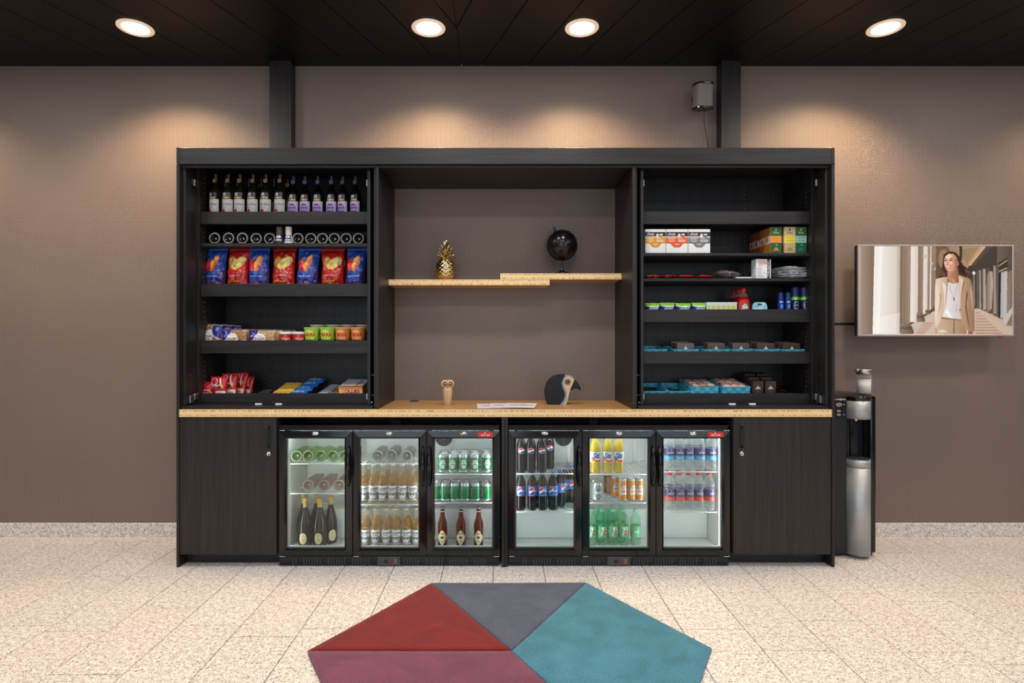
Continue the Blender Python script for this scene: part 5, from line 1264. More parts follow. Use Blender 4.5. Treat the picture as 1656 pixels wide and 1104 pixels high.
def pet(name, cat, body, cap, labels, h=0.235, r=0.0325, fill=None):
    t = thing(name, '', cat)
    MB().lathe([(0, 0.008), (r * .55, 0.0), (r * .80, 0.0), (r * .97, 0.012), (r, 0.030), (r * .93, 0.044), (r * .95, 0.056), (r * .98, 0.062), (r * .98, h * .60), (r, h * .63), (r, h * .68), (r * .9, h * .76), (r * .62, h * .855), (r * .40, h * .905), (r * .38, h * .93)], 24).build('bottle', body, t)
    MB().lathe([(r * .44, h * .925), (r * .45, h * .985), (r * .40, h), (0, h)], 16).build('cap', cap, t)
    for (nm, cv, z0, z1, ang) in labels: grid_obj(nm, cv, on_cyl(r + 0.0006, z0, z1, ang), PGLOSS, t)
    return t
def ball(cv, cx, cy, rx, ry):
    cv.ell(cx, cy, rx * 1.08, ry * 1.08, (240, 240, 244)); cv.ell(cx, cy, rx, ry, (240, 240, 244))
    k = (((cv.U - cx) / rx) ** 2 + ((cv.V - cy) / ry) ** 2) <= 1
    un, vn = (cv.U - cx) / rx, (cv.V - cy) / ry
    cv._put(k & (vn > .18 + .28 * np.sin(un * 2.2) * 1.0 + .1), (218, 44, 46)); cv._put(k & (vn < -.32 + .28 * np.sin(un * 2.2)), (36, 76, 170))
cv = Cv(120, 50, (20, 20, 24)); ball(cv, .5, .5, .085, .40); cv.rect(.62, .36, .66, .64, (190, 40, 40)); cv.text('pepsi', .78, .5, .16, .26, (170, 170, 176)); ball(cv, .02, .5, .085, .40)
cd = pet('cola_bottle', 'soda bottle', COLA, capmat('black', C(22, 22, 24)), [('label', cv, .118, .158, 2 * PI)])
for i, (px, Y) in enumerate(((843, 3.66), (858.5, 3.66), (876, 3.66), (888.5, 3.76))):
    put(cd, 'dark cola bottle with round red-white-blue mark on the upper shelf, ' + pos(i, 4), (X(px, Y), Y, shelf_z(766)), (0, 0, 0), 'black-label cola bottles')
cv = Cv(120, 50, (52, 108, 198)); cv.rect(0, .94, 1, 1, (96, 150, 224)); cv.rect(0, 0, 1, .06, (96, 150, 224)); ball(cv, .47, .5, .085, .38); cv.text('pepsi', .60, .5, .10, .3, (236, 240, 248), rot=PI / 2); ball(cv, .97, .5, .085, .38); cv.text('pepsi', .12, .5, .10, .3, (236, 240, 248), rot=PI / 2)
cl = pet('cola_bottle', 'soda bottle', COLA, capmat('blue', C(48, 96, 200)), [('label', cv, .092, .152, 2 * PI)])
for i, (px, Y) in enumerate(((842, 3.66), (861, 3.66), (877, 3.66), (894, 3.665))):
    put(cl, 'cola bottle with bright blue label on the lower shelf, front row, ' + pos(i, 4), (X(px, Y), Y, shelf_z(827.5)), (0, 0, (-.05, .05, .05, -.25)[i]), 'blue-label cola bottles')
for i, (px, Y, rz) in enumerate(((906, 3.74, .9), (913, 3.83, -.2), (924, 3.84, .3))):
    put(cl, 'blue-label cola bottle standing further back to the right of the front row, ' + pos(i, 3), (X(px, Y), Y, shelf_z(827.5)), (0, 0, rz), 'blue-label cola bottles')
cv = Cv(130, 66, (244, 246, 246))
for cx in (.5, 0.0, 1.0):
    cv.poly([(cx - .15, .0), (cx + .15, 0), (cx + .15, .34), (cx + .02, .22), (cx - .08, .42), (cx - .15, .7)], (232, 92, 28)); cv.rect(cx - .12, .05, cx - .03, .2, (200, 206, 40)); cv.text('Sisi', cx + .005, .66, .23, .54, (34, 96, 176), shear=.2, bold=.045); cv.text('orange', cx + .04, .25, .14, .14, (246, 226, 214))
cv.rect(0, 0, 1, .04, (240, 240, 240))
so = pet('orange_soda_bottle', 'soda bottle', ORANGE, capmat('orange', C(230, 110, 30)), [('label', cv, .068, .134, 2 * PI)])
for i, px in enumerate((962.5, 982.5, 1000.5)):
    put(so, 'yellow orange-soda bottle on the upper shelf of the right cooler, ' + pos(i, 3), (X(px, 3.66), 3.66, shelf_z(767)), (0, 0, (.1, -.12, -.08)[i]), 'yellow soda bottles')
cv = Cv(130, 62, (92, 186, 128))
for cx in (.5, .0, 1.0):
    cv.text('7', cx - .03, .52, .105, .80, (246, 248, 246), shear=.3, bold=.05); cv.ell(cx + .052, .40, .048, .21, (206, 40, 44)); cv.text('up', cx + .052, .40, .05, .16, (250, 240, 240), bold=.02); cv.poly([(cx + .05, .66), (cx + .12, .9), (cx + .09, .62)], (180, 210, 60))
cv.text('FREE', .27, .5, .2, .14, (220, 240, 226), rot=PI / 2); cv.rect(0, .96, 1, 1, (120, 200, 120))
su = pet('lemon_soda_bottle', 'soda bottle', LEMON, capmat('mint', C(120, 206, 166)), [('label', cv, .062, .132, 2 * PI)])
for i, px in enumerate((957, 973.8, 991.3, 1008.3, 1027.8)):
    put(su, 'green lemon-lime soda bottle, bottom of the right cooler, front row, ' + pos(i, 5), (X(px, 3.69), 3.69, ZI + .0005), (0, 0, (.1, .1, .15, .05, 1.5)[i]), 'green soda bottles')
for i, px in enumerate((971, 989, 1004)):
    put(su, 'green lemon-lime soda bottle behind the front row, bottom of the right cooler, ' + pos(i, 3), (X(px, 3.765), 3.765, ZI + .0005), (0, 0, 1.2 + i), 'green soda bottles')
def water_label(low):
    cv = Cv(120, 66, (76, 68, 116)); cv.rect(0, 0, 1, .34, low); cv.rect(0, .95, 1, 1, (150, 140, 190))
    for cx in (.5, 0, 1.0):
        cv.text('SOURCY', cx, .60, .19, .13, (240, 240, 246), bold=.03); cv.ell(cx, .80, .014, .055, (240, 240, 246)); cv.rect(cx - .03, .43, cx + .03, .46, (206, 120, 140)); cv.rect(cx - .08, .15, cx + .08, .19, tuple(min(255, q + 50) for q in low))
    return cv
w1 = pet('water_bottle', 'water bottle', PET, capmat('sky', C(90, 170, 220)), [('label', water_label((96, 172, 222)), .068, .142, 2 * PI)])
w2 = pet('water_bottle', 'water bottle', PET, capmat('red', C(224, 62, 40)), [('label', water_label((222, 78, 52)), .062, .137, 2 * PI)])
for i, px in enumerate((1082.5, 1098, 1113.5, 1131.5, 1150)):
    put(w1, 'water bottle with purple-blue label, upper shelf, front row, ' + pos(i, 5), (X(px, 3.665), 3.665, shelf_z(763)), (0, 0, (.1, .05, .05, .15, .15)[i]), 'still water bottles')
for i, px in enumerate((1083, 1099.2, 1114, 1129.5, 1147)):
    put(w2, 'red-capped water bottle with purple-red label, lower shelf, front row, ' + pos(i, 5), (X(px, 3.665), 3.665, shelf_z(828)), (0, 0, (.1, .05, .1, .1, .45)[i]), 'sparkling water bottles')
for i, px in enumerate((1080, 1096, 1114, 1130)):
    put(w1, 'light-blue-label water bottle in the row behind, upper shelf, ' + pos(i, 4), (X(px, 3.74), 3.74, shelf_z(763)), (0, 0, 1.0 + i), 'still water bottles')
    put(w2, 'red-cap water bottle in the row behind, lower shelf, ' + pos(i, 4), (X(px, 3.74), 3.74, shelf_z(828)), (0, 0, 1.6 + i), 'sparkling water bottles')
cv = Cv(120, 76, (238, 160, 62))
for cx in (.5, 0, 1.0):
    cv.ell(cx, .42, .13, .36, (246, 240, 230)); cv.ring(cx, .66, .09, .12, .14, (70, 92, 156)); cv.text('San', cx, .66, .08, .1, (70, 92, 156), shear=.3); cv.rect(cx - .09, .38, cx + .09, .47, (232, 130, 96)); cv.rect(cx - .1, .1, cx + .1, .14, (206, 70, 40))
    cv.poly([(cx - .16, 0), (cx + .16, 0), (cx + .16, .2), (cx, .28), (cx - .16, .16)], (236, 150, 56))
co = can('soda_can', 'can', cv, 0.0275, 0.140)
for i, (px, Y) in enumerate(((994, 3.74), (1006.8, 3.67), (1020.7, 3.67), (1034, 3.67))):
    put(co, 'slim orange soda can on the middle shelf of the right cooler, ' + pos(i, 4), (X(px, Y), Y, shelf_z(813)), (0, 0, (.3, .1, .35, -.05)[i]), 'slim orange soda cans')
cv = Cv(110, 60, (198, 204, 198))
for cx in (.5, 0, 1.0):
    cv.ell(cx, .5, .13, .46, (90, 86, 140)); cv.ell(cx, .5, .10, .38, (206, 212, 206)); cv.ell(cx, .66, .07, .15, (70, 150, 100)); cv.poly([(cx - .02, .62), (cx, .75), (cx + .02, .62)], (206, 40, 40)); cv.ell(cx, .3, .06, .12, (84, 160, 96)); cv.rect(cx - .12, .45, cx + .12, .53, (224, 228, 224))
cz = can('beer_can', 'can', cv, 0.0315, 0.115)
put(cz, 'silver beer can with purple oval, front of the middle shelf in the right cooler', (X(966, 3.665), 3.665, shelf_z(813)), (0, 0, .05), 'silver beer cans')
put(cz, 'silver beer can standing behind the front silver can', (X(961, 3.74), 3.74, shelf_z(813)), (0, 0, .9), 'silver beer cans')
cv = Cv(90, 50, (150, 96, 62)); cv.rect(0, .3, 1, .6, (176, 120, 84)); cv.rect(.4, .1, .6, .9, (196, 150, 116))
cb = can('soda_can', 'can', cv, 0.0275, 0.140)
put(cb, 'copper-coloured slim can at the back of the middle shelf, right cooler', (X(983, 3.82), 3.82, shelf_z(813)), (0, 0, .2))

# ------------------------------------------------------------------ bags, packs, tubs and boxes on the open shelves
def pillow(w, h, t, seed, wr=0.004, seal=0.05, squash=0.0, lean=0.0):
    """a filled foil bag: front(u, v) and back(u, v)"""
    off = Vector((seed * 3.7, seed * 1.3, seed * 0.7))
    def prof(u, v):
        s = 0.0 if v < seal * .5 or v > 1 - seal else math.sin(PI * (v - seal * .5) / (1 - seal * 1.5)) ** 0.45
        return t / 2 * s * max(0.0, 1 - abs(2 * u - 1) ** 2.6) ** 0.6
    def xz(u, v):
        k = 1 - 0.10 * math.sin(PI * v) ** 0.6 + 0.02 * mnoise.noise(Vector((v * 3, u, 0)) + off)
        return (u - .5) * w * k + lean * v * v, v * h + 0.012 * h * mnoise.noise(Vector((u * 4, v * 2, 5)) + off)
    def crease(u, v, sgn):
        p = Vector((u * w / h * 6, v * 6, sgn * 2)) + off
        return wr * (abs(mnoise.noise(p)) * 1.6 - .5 + .6 * mnoise.noise(p * 2.3))
    def front(u, v):
        x, z = xz(u, v); b = prof(u, v); return (x, -b - (0.0008 + crease(u, v, 1) * min(1, b / (t * .12 + 1e-6))), z)
    def back(u, v):
        x, z = xz(u, v); b = prof(u, v); return (x, b + 0.0008 + crease(u, v, -1) * min(1, b / (t * .12 + 1e-6)), z)
    return front, back
def bag_thing(name, cat, cv, w, h, t, seed, wr=0.004, seal=0.05, lean=0.0, m=None):
    o = thing(name, '', cat); f, b = pillow(w, h, t, seed, wr, seal, lean=lean)
    grid_obj('pouch', cv, f, m or PGLOSS, o, b)
    # crimped seam along the top
    sc_ = Cv(24, 4, tuple(int((150 if m else 255) * q) for q in cv.a[2, cv.a.shape[1] // 2]))
    for k in range(12): sc_.rect(k / 12, 0, k / 12 + .03, 1, (200, 200, 200), .25)
    v0 = 1 - seal * .8
    grid_obj('seam', sc_, lambda u, v: (f(u, v0 + (1 - v0) * v)[0], f(u, v0 + (1 - v0) * v)[1] - 0.0008 - 0.0007 * (int(u * 40) % 2), f(u, v0 + (1 - v0) * v)[2]), m or PGLOSS, o)
    return o
def chips(red, var):
    rg = random.Random(var * 11 + red)
    if red:
        cv = Cv(72, 108, (176, 28, 24)); cv.poly([(0, .3), (1, .42), (1, .62), (0, .5)], (206, 44, 32), .5); cv.poly([(.05, .0), (.35, .35), (.2, .36), (0, .1)], (222, 60, 44), .6)
        cv.ell(.30, .66, .2, .13, (196, 130, 56)); cv.ell(.32, .67, .16, .10, (214, 160, 84)); cv.ell(.62, .64, .34, .115, (222, 196, 96), .5, asp=.66); cv.ell(.60, .65, .26, .07, (240, 222, 140), .5, asp=.66); cv.ell(.5, .60, .12, .05, (206, 172, 74), .5, asp=.66)
        cv.text('naturel chips', .45, .36, .55, .03, (240, 230, 226)); cv.text('heel veel', .4, .24, .5, .045, (228, 206, 60)); cv.text('gwoon heel', .42, .165, .66, .06, (238, 218, 70), bold=.03); cv.text('vol naturel', .42, .10, .6, .045, (228, 206, 60)); cv.ell(.8, .14, .05, .05, (244, 236, 230))
        cv.speck(10, [(240, 220, 120), (250, 240, 200)], .55, .42, .9, .52, .018, rg, .7)
    else:
        cv = Cv(72, 108, (28, 62, 150)); cv.poly([(0, .75), (.6, 1), (.2, 1), (0, .9)], (62, 112, 200), .7); cv.poly([(.3, .2), (.8, .55), (.6, .56), (.2, .3)], (58, 104, 196), .5); cv.poly([(.75, 0), (1, 0), (1, .5), (.85, .4)], (70, 30, 90), .8)
        cv.ell(.26, .60, .2, .14, (196, 30, 36)); cv.ell(.24, .62, .13, .09, (220, 56, 52)); cv.ell(.36, .74, .06, .03, (60, 120, 50))
        cv.ell(.56, .63, .16, .20, (226, 122, 52), -.5, asp=.66); cv.ell(.54, .66, .11, .15, (240, 168, 92), -.5, asp=.66); cv.ell(.62, .58, .07, .10, (206, 92, 36), -.5, asp=.66)
        cv.text('paprika chips', .45, .34, .6, .03, (236, 234, 240)); cv.text('heel veel', .4, .235, .4, .035, (226, 96, 50)); cv.text('gwoon heel', .42, .17, .62, .05, (236, 110, 56), bold=.03); cv.text('vol paprika', .42, .115, .6, .035, (226, 96, 50))
        cv.speck(10, [(236, 150, 70), (220, 60, 90), (240, 200, 90)], .6, .40, .95, .52, .016, rg, .7)
    return cv
zs3 = Z(458.5, YS) - 0.0445
bagw = {}
for i, (px, red, seed, dx, rz, W) in enumerate(((346, 0, 1, .012, -.12, .150), (382, 1, 2, .012, -.10, .150), (417.5, 0, 3, -.004, -.05, .148), (456.5, 1, 4, .006, -.05, .158), (495.5, 0, 5, .016, -.03, .150), (536.5, 1, 6, -.002, .0, .158), (574, 0, 7, .01, -.1, .140))):
    o = bag_thing('chip_bag', 'bag', chips(red, seed), W, .288, .085, seed, .008, .07, dx)
    put(o, ('red bag of plain potato chips with yellow chips printed on it, ' + pos((i - 1) // 2, 3)) if red else ('blue bag of paprika chips on the third shelf, ' + pos(i // 2, 4)), (X(px, 3.80), 3.812 + .006 * (i % 2), zs3), (-.05, 0, rz), 'bags of potato chips')
for i, (px, red, lab) in enumerate(((405, 0, 'blue chip bag tucked behind the front row near the second red bag'), (545, 1, 'red chip bag tucked behind the front row near the right end'))):
    o = bag_thing('chip_bag', 'bag', chips(red, 20 + i), .15, .285, .07, 20 + i, .005, .07)
    put(o, lab, (X(px, 3.92), 3.925, zs3), (0, 0, .1), 'bags of potato chips')

# waffle packs: clear film over brown waffles, blue corners, white oval
def waffles(flip, pale):
    base = (176, 122, 66) if not pale else (206, 160, 104)
    cv = Cv(84, 60, base); rg = random.Random(flip * 3 + pale)
    for k in range(14): cv.rect(0, k / 14, 1, k / 14 + .02, tuple(int(q * .72) for q in base), .8)
    for k in range(22): cv.rect(k / 22, 0, k / 22 + .01, 1, tuple(int(q * .78) for q in base), .7)
    cv.speck(40, [tuple(int(q * 1.15) for q in base), tuple(int(q * .8) for q in base)], 0, 0, 1, 1, .03, rg)
    cv.rect(0, .88, 1, 1, (206, 190, 172), .6)
    if flip: cv.ell(1.0, 1.0, .50, .62, (236, 232, 230)); cv.ell(1.0, 1.0, .47, .58, (44, 40, 140)); cv.text('W', .8, .8, .16, .18, (196, 196, 226))
    else: cv.ell(0.0, 1.0, .42, .68, (236, 232, 230)); cv.ell(0.0, 1.0, .39, .64, (44, 44, 150)); cv.text('Daelman', .16, .66, .24, .12, (200, 200, 230), rot=.9); cv.ell(1, 0, .36, .42, (236, 232, 230)); cv.ell(1, 0, .33, .37, (44, 44, 150))
    cv.ell(.45, .44, .24, .32, (240, 236, 230)); cv.text('Stroopwafels', .45, .46, .38, .12, (130, 70, 60), shear=.2); cv.rect(.36, .33, .54, .36, (160, 110, 100))
    return cv
zs4 = Z(550, YS) - 0.0445
FILM = print_mat('printed_clear_film', 0.18, spec=0.7)
wp = [bag_thing('waffle_pack', 'pack', waffles(1, 0), .150, .150, .042, 31, .003, .06, m=FILM), bag_thing('waffle_pack', 'pack', waffles(0, 0), .180, .118, .042, 32, .003, .07, m=FILM), bag_thing('waffle_pack', 'pack', waffles(0, 1), .185, .116, .042, 33, .003, .07, m=FILM)]
for k in range(3): put(wp[0], ['front', 'middle', 'rear'][k] + ' waffle pack of the leaning pile at the left end of the shelf', (X(340, 3.80) + .035 * k, 3.79 + .055 * k, zs4), (-.12, .10, -.22), 'waffle packs')
for k in range(3): put(wp[1], ['front', 'middle', 'rear'][k] + ' waffle pack of the second pile, dark waffles and white oval', (X(380, 3.78) + .016 * k, 3.775 + .055 * k, zs4), (-.06, 0, -.06), 'waffle packs')
for k in range(4): put(wp[2], NTH[k] + ' waffle pack from the front in the pile beside the red tubs', (X(424, 3.78) + .024 * k, 3.775 + .055 * k, zs4), (-.06, 0, -.05), 'waffle packs')
# red snack tubs with white lids
def tub():
    t = thing('snack_tub', '', 'tub'); r = .040
    cv = Cv(130, 44, (190, 30, 36))
    for cx in (.5, 0, 1.0):
        cv.text('Pringles', cx + .03, .62, .22, .2, (236, 226, 220), shear=.2, rot=.12); cv.ell(cx - .02, .16, .06, .28, (236, 232, 228)); cv.ell(cx - .02, .12, .04, .1, (60, 36, 30)); cv.ell(cx + .09, .2, .045, .14, (230, 150, 50)); cv.rect(cx - .14, .74, cx + .14, .80, (214, 60, 60))
    MB().lathe([(0, 0), (r - .001, 0), (r - .001, .084), (0, .084)], 24).build('tub_body', mat('red_card', C(180, 30, 34), .5), t)
    grid_obj('print', cv, on_cyl(r, .002, .084, 2 * PI), PGLOSS, t)
    MB().lathe([(r + .001, .0842), (r + .0025, .086), (r + .0025, .097), (r, .099), (r - .004, .0975), (0, .0975)], 28).build('lid', WHITE, t, 'white plastic lid')
    return t
tb = tub()
for i, (px, Y) in enumerate(((462.3, 3.785), (483.3, 3.785), (464.5, 3.875), (484.5, 3.875))):
    put(tb, ['front left', 'front right', 'rear left', 'rear right'][i] + ' of the four small red snack tubs with white lids', (X(px, 3.785), Y, zs4), (0, 0, .1 + .2 * (i % 2)), 'red snack tubs')
# noodle cups
def cup(g):
    t = thing('noodle_cup', '', 'cup'); r0, r1, h = .036, .049, .124
    bg = (150, 196, 44) if g else (206, 132, 52)
    cv = Cv(150, 60, bg)
    for cx in (.5, 0, 1.0):
        cv.ell(cx - .03, .5, .13, .42, tuple(min(255, q + 40) for q in bg)); cv.text('MAMA', cx, .66, .24, .24, (206, 30, 48), bold=.04); cv.rect(cx - .1, .47, cx + .04, .5, (226, 110, 60)); cv.rect(cx - .12, .30, cx + .08, .40, (24, 130, 90) if g else (120, 64, 40)); cv.ell(cx - .1, .33, .035, .10, (24, 130, 90) if g else (110, 60, 40)); cv.ell(cx + .06, .12, .05, .1, (240, 190, 90)); cv.ell(cx - .06, .1, .06, .08, (236, 240, 220)); cv.poly([(cx + .1, .36), (cx + .15, .52), (cx + .12, .3)], (206, 40, 50))
    MB().lathe([(0, 0), (r0 - .001, 0), (r1 - .001, h - .003), (0, h - .003)], 24).build('cup_body', mat('cup_card', C(226, 222, 206), .5), t)
    grid_obj('print', cv, on_cone(r0, r1, .001, h - .003, 2 * PI), PGLOSS, t)
    MB().lathe([(r1 - .001, h - .003), (r1 + .003, h - .002), (r1 + .003, h + .001), (r1 + .001, h + .002), (0, h + .0025)], 28).build('lid', mat('foil_lid', C(216, 210, 208), .4), t)
    cv = Cv(40, 40, (226, 216, 214)); cv.ell(.5, .45, .4, .3, (206, 60, 70) if g else (196, 130, 140)); cv.text('MAMA', .5, .5, .5, .2, (240, 226, 220)); cv.keep(fn=lambda u, v: (u - .5) ** 2 + (v - .5) ** 2 < .235)
    grid_obj('lid_print', cv, on_top(-r1, r1, -r1, r1, h + .0032), PAPER, t)
    return t
cu = [cup(1), cup(0)]
for r_ in range(3):
    for i, px in enumerate((504.5, 529.8, 554.5, 579.5)):
        put(cu[i // 2], f'{"green" if i < 2 else "orange"} noodle cup, {RN[r_]} of the shelf, ' + pos(i % 2, 2), (X(px, 3.79) + .006 * r_, 3.79 + .106 * r_ if r_ < 2 else 3.998, zs4 + (.0005 if r_ < 2 else .0005)), (0, 0, .02 if r_ == 0 else .6 * r_), 'noodle cups', None if r_ == 0 else (1, 1, 1.17)) if r_ < 2 else None

# bottom shelf, left cabinet: red candy bags, bars, yellow and blue candy packs, display box
zs5 = Z(636, YS) - 0.0445
def candy(kind):
    cv = Cv(60, 72, (196, 22, 28))
    if kind == 0: cv.ell(.5, .36, .42, .2, (236, 226, 200)); cv.ell(.5, .36, .37, .16, (186, 26, 30)); cv.text('Duyvis', .5, .36, .56, .14, (244, 236, 226), shear=.2); cv.ell(.1, .56, .05, .04, (70, 120, 50))
    else:
        cv.ring(.28, .78, .2, .16, .2, (230, 200, 220)); cv.text('Red Band', .36, .62, .5, .12, (236, 226, 236), bold=.03); cv.poly([(.3, .5), (.6, .62), (.4, .44)], (120, 70, 170)); cv.poly([(.55, .95), (.62, .95), (.75, .6), (.68, .58)], (240, 236, 236)); cv.ell(.72, .58, .12, .08, (226, 190, 60)); cv.ell(.62, .52, .1, .07, (60, 60, 56)); cv.poly([(.42, .04), (.92, .04), (.96, .38), (.40, .38)], (240, 232, 224)); cv.rect(.5, .12, .86, .32, (206, 130, 80)); 
        for k in range(3): cv.rect(.5, .14 + k * .07, .86, .16 + k * .07, (240, 226, 210))
        cv.ell(.2, .08, .14, .06, (70, 66, 40)); cv.speck(6, [(250, 200, 60), (240, 240, 240)], .05, .1, .35, .3, .03)
    return cv
ca = [bag_thing('candy_bag', 'bag', candy(0), .088, .115, .05, 41, .003, .06), bag_thing('candy_bag', 'bag', candy(1), .115, .148, .045, 42, .003, .06)]
for k in range(3): put(ca[0], ['front', 'second', 'third'][k] + ' small red nut bag with white oval at the left end of the bottom shelf', (X(336, 3.78) + .022 * k, 3.775 + .055 * k, zs5), (-.05, 0, -.05), 'small red nut bags')
for k, (px, Y, rz, dz) in enumerate(((356.5, 3.775, -.03, 0), (368, 3.82, -.15, 0), (378, 3.865, -.5, 0), (388, 3.90, -.8, 0), (372, 3.945, -.1, 0), (360, 3.99, 0, 0))):
    put(ca[1], 'red candy bag of the heap on the bottom shelf, ' + ('front one' if k == 0 else NTH[k] + ' from the front'), (X(px, 3.80), Y, zs5 + dz), (-.08 - (.12 if k in (2, 3) else 0), 0, rz), 'red candy bags', (1, 1, (1, 1.12, 1.16, 1.0, 1.1, 1.05)[k]))
def bar(name, cat, col, txt, tc, w=.105, d=.036, t=.02, seed=50):
    cv = Cv(70, 26, col); cv.text(txt, .5, .5, .7, .5, tc, bold=.04); cv.rect(0, 0, .04, 1, tuple(min(255, int(q * 1.4) + 20) for q in col)); cv.rect(.96, 0, 1, 1, tuple(min(255, int(q * 1.4) + 20) for q in col))
    o = thing(name, '', cat); f, b = pillow(w, d, t, seed, .0012, .02)
    # lying flat: turn the pillow so that its print faces up
    sw = lambda p: (p[0], p[2] - d / 2, t / 2 - p[1])
    grid_obj('wrapper', cv, lambda u, v: sw(f(u, v)), PGLOSS, o, lambda u, v: sw(b(u, v)))
    return o
def pack_up(name, cat, cv, w, h, t, seed):
    return bag_thing(name, cat, cv, w, h, t, seed, .002, .08)
brs = bar('chocolate_bar', 'candy bar', (58, 30, 24), 'NUTS', (226, 214, 206)); brb = bar('chocolate_bar', 'candy bar', (34, 40, 90), 'SNICK', (220, 220, 236), seed=51)
for i in range(8):
    p = brs if i % 3 else brb
    put(p, 'dark chocolate bar beside the yellow candy packs, ' + NTH[i % 4] + ' from the front, ' + ['left', 'right'][i // 4] + ' side', (X(416 + 24 * (i // 4), 3.80), 3.79 + .058 * (i % 4), zs5 + .002 + .008 * (i % 4)), (.1, 0, .12 * ((i * 5) % 3 - 1)), 'dark chocolate bars')
def mm(col, edge):
    cv = Cv(80, 50, col); cv.rect(0, 0, .05, 1, edge); cv.rect(.95, 0, 1, 1, edge); cv.text("m&m's", .5, .52, .62, .42, (70, 40, 26), bold=.05); cv.text("m&m's", .49, .54, .6, .38, (250, 244, 236), bold=.015); cv.speck(6, [(214, 120, 40), (90, 60, 40), (230, 200, 80)], .08, .1, .92, .9, .04); return cv
def mmpack(col, edge, seed):
    o = thing('candy_pack', '', 'candy pack'); w, d, t = .135, .085, .022; f, b = pillow(w, d, t, seed, .002, .05)
    sw = lambda p: (p[0], p[2] - d / 2, t / 2 - p[1]); cv = mm(col, edge)
    grid_obj('pouch', cv, lambda u, v: sw(f(u, v)), PGLOSS, o, lambda u, v: sw(b(u, v))); return o
my = mmpack((236, 184, 30), (196, 110, 30), 61); mbp = mmpack((28, 110, 196), (20, 76, 150), 62)
for i in range(3): put(my, 'yellow candy pack in the sloping stack, ' + ['lowest front one', 'middle one', 'upper rear one'][i], (X(457, 3.80) + .014 * i, 3.79 + .055 * i, zs5 + .030 + .022 * i), (.30, 0, -.06), 'yellow candy packs')
for i in range(4): put(mbp, 'blue candy pack in the sloping stack, ' + ['lowest front one', 'second from below', 'third from below', 'top rear one'][i], (X(484, 3.80) + .020 * i, 3.79 + .055 * i, zs5 + .032 + .0235 * i), (.30, 0, -.05), 'blue candy packs')
bgy = bar('cereal_bar', 'candy bar', (112, 116, 140), 'CEREAL', (226, 226, 236), .10, .036, .02, 52); brd = bar('cereal_bar', 'candy bar', (96, 34, 28), 'CRUNCH', (214, 170, 120), .085, .036, .02, 53)
for i in range(6):
    put(bgy, 'grey-blue bar in the rows right of the blue candy packs, ' + NTH[i] + ' from the front', (X(521, 3.80) + .008 * i, 3.775 + .036 * i, zs5 + .014 + .010 * i), (.26, 0, 0), 'grey-blue bars')
    put(brd, 'dark red bar in the rows left of the pink display box, ' + NTH[i] + ' from the front', (X(541, 3.80) + .006 * i, 3.775 + .036 * i, zs5 + .014 + .010 * i), (.26, 0, 0), 'dark red bars')
def display_box():
    t = thing('display_box', 'open orange display box of pink wafers at the right end of the bottom shelf', 'box', (X(569, 3.78), 3.755, zs5), (.12, 0, 0))
    w, d, h = .155, .22, .085
    OR = mat('orange_card', C(232, 150, 50), .5)
    cv = Cv(80, 44, (250, 226, 200)); cv.rect(0, .8, 1, 1, (236, 150, 50)); cv.text('LOLLIES', .52, .66, .72, .26, (206, 30, 60), bold=.05); cv.ell(.2, .6, .08, .14, (240, 200, 60)); cv.rect(0, 0, .06, 1, (236, 170, 60)); cv.rect(.94, 0, 1, 1, (236, 170, 60))
    MB().box(-w / 2, w / 2, 0, .0015, 0, h).build('front_panel', OR, t); grid_obj('front_print', cv, on_front(-w / 2, w / 2, 0, h, -.0006), PAPER, t)
    MB().box(-w / 2, -w / 2 + .0015, .0016, d, 0, h - .002).build('side_panel', OR, t); MB().box(w / 2 - .0015, w / 2, .0016, d, 0, h - .002).build('side_panel', OR, t); MB().box(-w / 2 + .0016, w / 2 - .0016, d - .0015, d, 0, h + .012).build('back_panel', mat('blue_card', C(60, 120, 190), .5), t); MB().box(-w / 2 + .0016, w / 2 - .0016, .0016, d - .0016, 0, .0015).build('bottom_panel', OR, t)
    for k in range(9):
        x = -w / 2 + .0105 + k * (w - .021) / 8
        cv = Cv(8, 40, (255, 228, 220)); cv.rect(0, 0, .3, 1, (255, 246, 242)); cv.rect(.7, 0, 1, 1, (236, 176, 166))
        if k == 6: cv.rect(0, 0, 1, 1, (226, 150, 110))
        grid_obj('wafer_wrapper', cv, on_top(x - .0083, x + .0083, .004, d - .004, h + .004), PGLOSS, t, lambda u, v, x=x: (x - .0078 + .0156 * u, .004 + (d - .008) * v, .003))
display_box()

